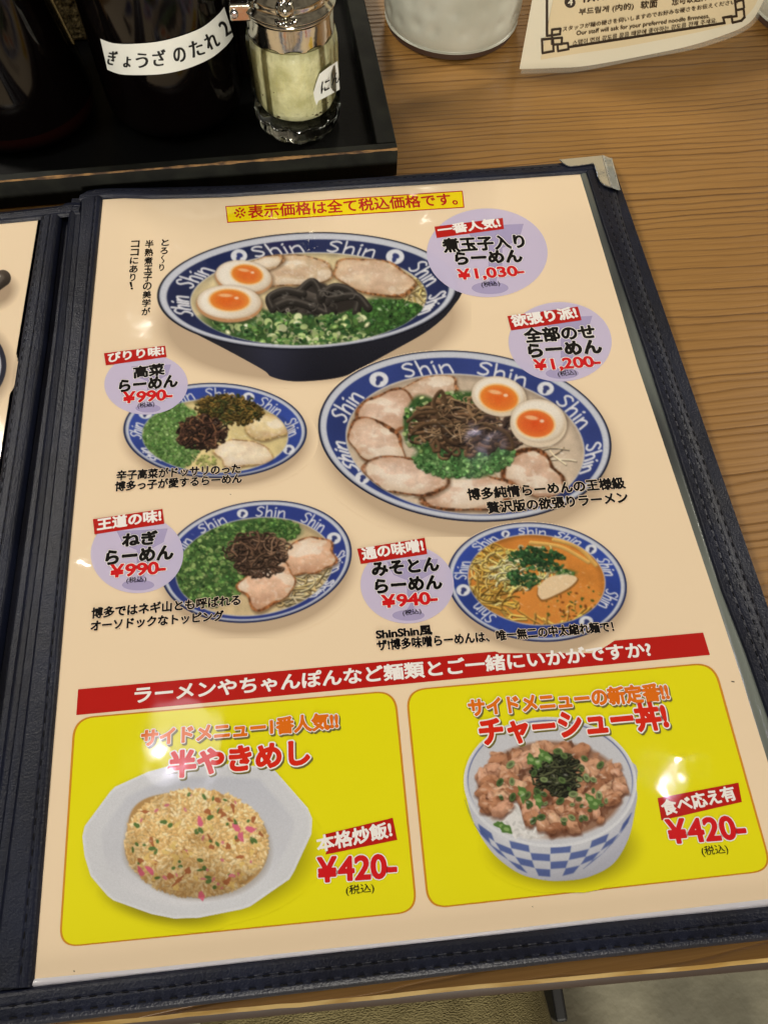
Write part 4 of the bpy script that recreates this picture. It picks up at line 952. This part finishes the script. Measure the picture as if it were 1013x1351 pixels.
b.grid([TX(np.stack([xs, wv, np.full(160, TH + .00018)], 1)), TX(np.stack([xs, np.full(160, -.00022), np.full(160, TH - .0001)], 1)), TX(np.stack([xs, np.full(160, -.0003), TH - .0003 - wv * .8], 1))], wornb)
b.build('worn_edge', tray, smooth=True)

# ------------------------------------------------------------------ bottles
glassb = mat('black_brown_bottle', (5, 3, 3), rough=0.09, spec=0.4); bump(glassb, 25, .0006, 1)
wine = mat('red_brown_glass', (18, 4, 3), rough=0.06, spec=0.5)
paperw = mat('white_label_paper', (232, 234, 226), rough=0.6); inkb = mat('label_ink', (16, 16, 16), rough=0.6)
capm = mat('bottle_cap', (120, 20, 16), rough=0.4)
TZ = 0.005
def bottle(x, y, r, label, base_mat, h=.118, tp=1.0):
    t = empty('sauce_bottle', (x, y, TZ), label, 'bottle', 'dark sauce bottles in the tray')
    pr = [(0.0, .0006), (r * .82, 0.0004), (r * .93, .0016), (r * .985, .005), (r, .010), (r * tp, h * .55), (r * .96 * tp, h * .62), (r * .72, h * .73), (r * .46, h * .82), (r * .40, h * .90), (r * .42, h * .96), (r * .42, h)]
    b = MB(); b.lathe(pr[:5], (x, y, TZ), base_mat, 72); b.lathe(pr[4:], (x, y, TZ), glassb, 72); b.build('glass_body', t, smooth=True, recalc=True)
    b = MB(); b.lathe([(r * .46, h * .94), (r * .48, h * .945), (r * .48, h * 1.04), (r * .44, h * 1.05), (0, h * 1.05)], (x, y, TZ), capm, 40); b.build('cap', t, smooth=True, recalc=True)
    return t
bx, by, br_ = .030, .3425, .0305
bt2 = bottle(bx, by, br_, 'black sauce bottle with a white paper label band, beside the glass jar', glassb)
bt1 = bottle(-.0375, .3395, .0325, 'unlabelled dark red-brown sauce bottle at the far left of the tray', wine, .125, .74)
bottle(.0655, .372, .020, 'slim dark sauce bottle half hidden behind the labelled bottle and the jar', glassb, .112)
top_e = spline([(132.5, 51), (150, 57), (175, 58), (209, 55), (240.6, 47), (268, 35.5), (288, 19), (296, 9)], 40)
bot_e = spline([(142, 92), (159.6, 98), (189, 99), (219, 97), (248.5, 90), (278, 77), (298, 61), (308, 48)], 40)
b = MB(); rows = [cyl(top_e * (1 - t) + bot_e * t, bx, by, br_ + .0004) for t in np.linspace(0, 1, 8)]; b.grid(rows[::-1], paperw)
lab_map = lambda px: cyl(px, bx, by, br_ + .0006)
for ch, c, a, sz in (('ぎ', (148.5, 76.5), 12, 19), ('ょ', (168, 82), 4, 14), ('う', (187.5, 80), -2, 19), ('ざ', (210.5, 76.5), -6, 21), ('の', (237, 72.5), -10, 19), ('た', (259.5, 64), -18, 21), ('れ', (279.5, 54), -24, 21), ('2', (297, 37.5), -34, 20)):
    e = np.array([math.cos(R_(a)), math.sin(R_(a))]); u = np.array([-math.sin(R_(a)) * -1, -math.cos(R_(a))]); u = np.array([e[1], -e[0]])
    wd = sz * (.46 if ch == '2' else .62 if ch == 'ょ' else .80 if ch != 'ぎ' else .56); c = np.array(c)
    for k, dxx in enumerate((-.7, 0, .7)):
        text(b, ch, c - e * wd / 2 - u * sz / 2 + e * dxx, c + e * wd / 2 - u * sz / 2 + e * dxx, sz, 0, inkb, .004, mapper=lambda px, k=k: cyl(px, bx, by, br_ + .0006 + k * .00003), up=u)
o = b.build('label', bt2, smooth=False); o['label'] = 'white label band lettered for gyoza sauce'

# ------------------------------------------------------------------ glass jar with chrome lid
jx, jy, jr = .0836, .3247, .0188
clear = mat('clear_glass', (250, 252, 248), rough=0.02, **{'Transmission Weight': 1.0, 'IOR': 1.48})
wall_g = mat('thin_glass_wall', (250, 252, 248), rough=0.03, spec=0.5)
_l = N(wall_g, 'ShaderNodeFresnel', IOR=1.5); _m = N(wall_g, 'ShaderNodeMixShader'); _t = N(wall_g, 'ShaderNodeBsdfTransparent'); _g = N(wall_g, 'ShaderNodeBsdfGlossy', Roughness=0.03)
_t.inputs['Color'].default_value = (.93, .95, .91, 1)
LK(wall_g, _l.outputs[0], _m.inputs[0]); LK(wall_g, _t.outputs[0], _m.inputs[1]); LK(wall_g, _g.outputs[0], _m.inputs[2]); LK(wall_g, _m.outputs[0], wall_g.node_tree.nodes['Material Output'].inputs['Surface'])
paste = mat('garlic_paste', rough=0.5); vary(paste, (194, 188, 142), (228, 222, 184), 150, .34, .66, 5); bump(paste, 260, .0012, 3)
bits = mat('dark_paste_specks', (84, 70, 40), rough=0.7)
jar = empty('condiment_jar', (jx, jy, TZ), 'faceted glass jar of pale yellow paste with a chrome lid and white label', 'jar')
c0 = (jx, jy, TZ + .0002)
b = MB()
outp = [(0, 0), (jr * .78, 0), (jr * .93, .0012), (jr * .985, .0035), (jr, .008), (jr * 1.0, .036), (jr * .97, .0405), (jr * .90, .043), (jr * .88, .0475)]
fl = [0, 0, 1, 1, 1, 1, 1, 0, 0]
inp = [(jr * .84, .0475), (jr * .86, .042), (jr * .90, .036), (jr * .90, .014), (jr * .84, .0105), (jr * .6, .0092), (0, .009)]
b.lathe(outp[3:], c0, wall_g, 144, 12, .0010, fl[3:]); b.build('glass_body', jar, smooth=True, recalc=True)
b = MB(); b.lathe(outp[:5] + [(jr * .93, .0088), (0, .0088)], c0, clear, 144, 12, .0010, [0, 0, 1, 1, 1, 0, 0]); b.build('glass_base', jar, smooth=True, recalc=True)
b = MB(); k = .992
b.lathe([(0, .0093), (jr * .6 * k, .0095), (jr * .84 * k, .0108), (jr * .925 * k, .0143), (jr * .925 * k, .036), (jr * .90 * k, .0415), (0, .0415)], c0, paste, 80)
rg = random.Random(3)
for _ in range(26):
    a = rg.uniform(-2.9, -.2); z = .0125 + .02 * rg.random() ** 2.2; q = rg.uniform(.0003, .0008); p = np.array([jx + math.cos(a) * jr * .895, jy + math.sin(a) * jr * .895, TZ + z])
    b.tube([p - [q, 0, 0], p + [0, 0, q * .3], p + [q, 0, 0]], [q * .3, q * .6, q * .2], bits, 6)
b.build('paste', jar, smooth=True, recalc=True)
b = MB(); cr = .0174
b.lathe([(cr * .97, .0405), (cr * .995, .0406), (cr, .0409), (cr, .0412), (cr, .0430), (cr, .0470), (cr, .0496), (cr, .0499), (cr * 1.02, .0503), (cr * 1.02, .0506), (cr * 1.02, .0515), (cr * .97, .0518)], c0, M['chrome'], 96); b.build('collar', jar, smooth=True, recalc=True)
b = MB(); b.lathe([(cr * .97, .0518), (cr * 1.06, .0520), (cr * 1.06, .0526), (cr * .97, .0540), (cr * .93, .0556), (cr * .95, .0566), (cr * .92, .0580), (cr * .86, .0590), (cr * .84, .0604), (cr * .70, .0618), (0, .0626)], c0, M['chrome'], 96)
lid = b.build('lid', jar, smooth=True, recalc=True)
def ball(mb, c, r, mt): mb.lathe([(r * math.sin(t), -r * math.cos(t)) for t in np.linspace(0.02, math.pi - .02, 16)], c, mt, 28)
b = MB(); kp = np.array([jx - .0015, jy - cr * .90, TZ + .0575]); ball(b, tuple(kp), .0037, M['chrome']); b.lathe([(.0037, -.0048), (.0046, -.0044), (.0042, -.0034), (.0025, -.003)], tuple(kp), M['chrome'], 24)
b.tube([kp, kp + [0, .001, .0055]], .0023, M['chrome'], 14); ball(b, tuple(kp + [0, .0012, .0068]), .0032, M['chrome']); b.build('knob', lid, smooth=True, recalc=True)
b = MB(); hx = jx - cr
b.box((hx - .0052, jy - .0085, TZ + .0490), (hx + .003, jy + .004, TZ + .0555), M['chrome']); b.tube([(hx - .0035, jy - .0095, TZ + .0522), (hx - .0035, jy + .005, TZ + .0522)], .0016, M['brass'], 14)
b.build('hinge', lid, bevel=.0007)
b = MB(); jm = lambda px, e=.0003: cyl(px, jx, jy, jr + e)
lp_ = np.array([(421.5, 97.6), (430, 91), (438, 85.5), (445.2, 80.6), (447, 100), (448, 118), (439, 123), (430, 128), (420, 133), (417.6, 139), (415, 131), (413.5, 122.6), (417, 110)]); cc = lp_.mean(0)
b.add(jm(np.r_[[cc], lp_]), [(0, (i + 1) % len(lp_) + 1, i + 1) for i in range(len(lp_))], paperw)
for k in range(2):
    f = lambda px, k=k: cyl(px, jx, jy, jr + .0009 + k * .00003)
    text(b, 'に', (423 + k * .5, 124), (434 + k * .5, 118), 15, 0, inkb, .004, mapper=f, up=(.08, -1)); text(b, 'ん', (437.5 + k * .4, 113), (447 + k * .4, 108), 15, 0, inkb, .004, mapper=f, up=(.08, -1))
b.build('label', jar)

# ------------------------------------------------------------------ speckled panel standing at the back of the tray
rough_ = mat('mottled_tan_board', rough=0.85); vary(rough_, (96, 78, 44), (206, 178, 116), 420, .36, .62, 6); bump(rough_, 350, .002, 4)
b = MB(); b.box((-.075, .388, TZ + .0002), (.024, .402, .15), rough_)
tag(b.build('textured_panel', bevel=.002), 'rough mottled tan panel standing at the back of the tray, seen between the two bottles', 'panel')

# ------------------------------------------------------------------ white pots
cer = mat('white_glazed_ceramic', rough=0.28, spec=0.5); vary(cer, (170, 170, 154), (192, 191, 176), 30, .35, .65)
foot = mat('dark_brown_foot', (64, 40, 22), rough=0.8)  # dark brown ring below the white body
def pot(x, y, r, label, seed):
    t = empty('ceramic_pot', (x, y, 0.0), label, 'pot', 'white ceramic pots at the back of the table')
    seg = 220; prof = spline([(0, .0036), (r * .89, .0034), (r * .945, .0044), (r * .982, .0078), (r, .015), (r * 1.0, .03), (r * .98, .055), (r * .93, .075), (r * .90, .082), (r * .87, .083), (r * .85, .080), (r * .92, .05), (r * .90, .012), (0, .008)], 110)
    rg = np.random.default_rng(seed); D = []
    for row in range(6):
        z = .0135 + row * .0105
        for k in range(20): D.append(((k + .5 * (row % 2)) * 2 * math.pi / 20 + rg.normal(0, .05), z + rg.normal(0, .001), rg.uniform(.6, 1.2)))
    D = np.array(D); b = MB(); rows = []; a = np.arange(seg) * 2 * math.pi / seg
    for i, (rr, z) in enumerate(prof):
        dep = np.zeros(seg)
        if i < 62:
            for da, dz, s in D[np.abs(D[:, 1] - z) < .006]:
                d2 = ((np.angle(np.exp(1j * (a - da))) * r) ** 2 + (z - dz) ** 2) / (.0028 ** 2); dep += -.0010 * s * np.exp(-d2)
        rows.append(np.stack([x + (rr + dep) * np.cos(a), y + (rr + dep) * np.sin(a), np.full(seg, z)], 1))
    b.grid(rows, cer, closed=True); b.build('pot_body', t, smooth=True, recalc=True)
    b = MB(); b.lathe([(0, .0003), (r * .935, .0003), (r * .925, .0038), (0, .0038)], (x, y, 0), foot, 90); b.build('foot_ring', t, smooth=False)
    return t
pot(.1635, .4015, .0342, 'white dimpled ceramic pot standing between the black tray and the standing card', 5)
pot(.3520, .3985, .0342, 'white ceramic pot just entering the frame right of the standing card', 6)

# ------------------------------------------------------------------ laminated card standing on the table
card = empty('table_card', (.25, .37, 0), 'laminated cream noodle firmness card with a dark key pattern frame, standing upright', 'card')
foil = mat('laminate_film', (206, 204, 188), rough=0.12, spec=0.6, **{'Alpha': 0.22}); bump(foil, 60, .0006, 2)
def Zc(x, y): return (x / 3.042 + 680, y / 3.042)
bpx = [Zc(20, 297), Zc(130, 294), Zc(250, 288), Zc(500, 240), Zc(700, 202), Zc(800, 174), Zc(890, 140), Zc(955, 98), Zc(1000, 30), Zc(1030, -60)]
base = at(spline(bpx, 60), .0004); nb = len(base)
bn_ = np.gradient(base, axis=0); bn_ = np.stack([bn_[:, 1], -bn_[:, 0], 0 * bn_[:, 0]], 1); bn_ /= np.linalg.norm(bn_, axis=1)[:, None]
def card_at(px, fwd=0.0):
    px = np.atleast_2d(px); d = rays(px); out = np.zeros((len(px), 3)); best = np.full(len(px), 1e9); bb = base + bn_ * fwd
    for i in range(nb - 1):
        a, c = bb[i, :2], bb[i + 1, :2]; e = c - a; n = np.array([e[1], -e[0]]); n /= np.linalg.norm(n)
        s = ((a - CAM_C[:2]) @ n) / (d[:, :2] @ n); P = CAM_C + s[:, None] * d; u = ((P[:, :2] - a) @ e) / (e @ e)
        err = np.where(u < 0, -u, np.where(u > 1, u - 1, 0)) * np.linalg.norm(e)
        if i == 0: err = np.where(u < 0, 0, err)
        if i == nb - 2: err = np.where(u > 1, 0, err)
        ok = (err < best - 1e-9) & (s > 0); out[ok] = P[ok]; best = np.where(ok, err, best)
    return out
CH = .105
cz = np.linspace(0, 1, 6); b = MB()
nrm = np.gradient(base, axis=0); nrm = np.stack([nrm[:, 1], -nrm[:, 0], 0 * nrm[:, 0]], 1); nrm /= np.linalg.norm(nrm, axis=1)[:, None]
b.grid([base + [0, 0, CH * t] for t in cz] , foil); b.grid([base - nrm * .0004 + [0, 0, CH * t] for t in cz][::-1], foil); b.build('laminate', card, smooth=True)
cardp = mat('white_card_paper', (226, 220, 196), rough=0.35); cardt = mat('beige_card_print', (222, 206, 168), rough=0.35); cardk = mat('card_ink', (50, 40, 32), rough=0.4)
pap = np.array([Zc(15, 277), Zc(150, 273), Zc(300, 262), Zc(600, 206), Zc(740, 172), Zc(860, 131), Zc(915, 106), Zc(952, 76), Zc(985, 20), Zc(1010, -40)])
def strip_up(mb, px, mt, fwd, zt=CH - .003):
    P = card_at(spline(px, 70), fwd); Q = P.copy(); Q[:, 2] = zt; mb.grid([P, P * .5 + Q * .5, Q], mt)
b = MB(); strip_up(b, pap, cardp, .0003); cp = b.build('card_print', card, smooth=True)
b = MB(); strip_up(b, np.array([Zc(100, 240), Zc(230, 218), Zc(420, 190), Zc(620, 152), Zc(780, 118), Zc(880, 88), Zc(928, 60), Zc(960, 20), Zc(985, -40)]), cardt, .0006); b.build('beige_field', cp, smooth=True)
b = MB()
def cstroke(pts, wd, k=0):
    pts = resample(np.array([Zc(*p) for p in pts]), max(6, len(pts) * 8)) if len(pts) == 2 else np.array([Zc(*p) for p in pts])
    for q0, q1 in zip(pts[:-1], pts[1:]):
        e = (q1 - q0) / (np.linalg.norm(q1 - q0) + 1e-9); n = np.array([-e[1], e[0]]) * wd / 2; e = e * wd * .35
        P = card_at([q0 - n - e, q0 + n - e, q1 + n + e, q1 - n + e], .0010 + .00002 * (cstroke.k % 7)); cstroke.k += 1; b.poly(P, cardk)
cstroke.k = 0
W = 3.1
cstroke([(126, -60), (126, 145)], W); cstroke([(212, 190), (838, 93)], W)
for pl_ in ([(126, 145), (178, 138), (180, 116), (146, 120), (146, 178)], [(106, 160), (150, 155), (186, 152), (184, 178), (152, 180)], [(106, 160), (108, 214), (152, 206), (150, 158)], [(168, 178), (170, 206), (212, 198), (210, 174), (186, 176)],
            [(838, 93), (832, 72), (866, 66), (870, 92), (905, 84), (918, 70), (914, 36), (884, 42), (886, 66), (850, 70)], [(884, 42), (880, 8), (912, 0), (916, 30)], [(880, 8), (874, -40)]): cstroke(pl_, W * .9)
def ct(s, bl, br, h, bold=.01, k=0): text(b, s, Zc(*bl), Zc(*br), h / 3.042, 0, cardk, bold, mapper=lambda px: card_at(px, .0013), up=(.10, -1.0))
ct('부드릴게 (内的)', (253, 66), (472, 42), 30, .012); ct('软面', (500, 38), (567, 30), 32, .012); ct('您可以选择硬', (626, 24), (800, -2), 30, .012)
ct('スタッフが麺の硬さを伺いしますのでお好みな硬さをお伝えください。', (188, 128), (890, 16), 19, .012); ct('Our staff will ask for your preferred noodle firmness.', (243, 148), (776, 78), 22, .012); ct('스탭이 면의 강도를 묻을 때문에 좋아하는 강도를 전해 주세요.', (228, 184), (806, 92), 20, .008)
ct('YAWA', (262, 12), (392, -6), 24, .035)
q = np.array([Zc(218 + 22 * math.cos(t), 10 + 22 * math.sin(t)) for t in np.linspace(0, 2 * math.pi, 40, endpoint=False)]); b.poly(card_at(q, .0010), cardk)
text(b, '4', Zc(209, 22), Zc(227, 20), 8.5, 0, cardp, .02, mapper=lambda px: card_at(px, .0013), up=(.1, -1))
b.build('lettering', cp)

# ------------------------------------------------------------------ what shows below the table edge
khaki = mat('khaki_twill', rough=0.9, spec=0.2); vary(khaki, (104, 94, 62), (126, 115, 78), 25); bump(khaki, 700, .0012, 2, 1, (1, 2.2, 1)); bump(khaki, 22, .010, 2)
b = MB(); zl = -.30
pts = spline([(.26, -.75, zl - .02), (.20, -.5, zl), (.105, -.22, zl), (.085, -.05, zl), (.075, .12, zl - .01), (.072, .20, zl - .05), (.07, .22, zl - .16), (.07, .20, zl - .40)], 40)
rs = np.interp(np.linspace(0, 1, 40), [0, .3, .6, .75, .85, 1], [.12, .106, .090, .080, .074, .06]); b.tube(pts, list(rs), khaki, 40)
tag(b.build('person', smooth=True), 'leg in khaki twill trousers of a person sitting below the table edge', 'person')
blk = mat('matt_black', (14, 13, 12), rough=0.6)
sc_ = at1(738, 1338, -.36); b = MB(); b.box((sc_[0] - .004, sc_[1] - .004, -.718), (sc_[0] + .004, sc_[1] + .05, -.355), blk)  # narrow black post standing on the floor
tag(b.build('black_upright', bevel=.002), 'narrow black upright between the khaki trousers and the grey floor', 'stool leg')
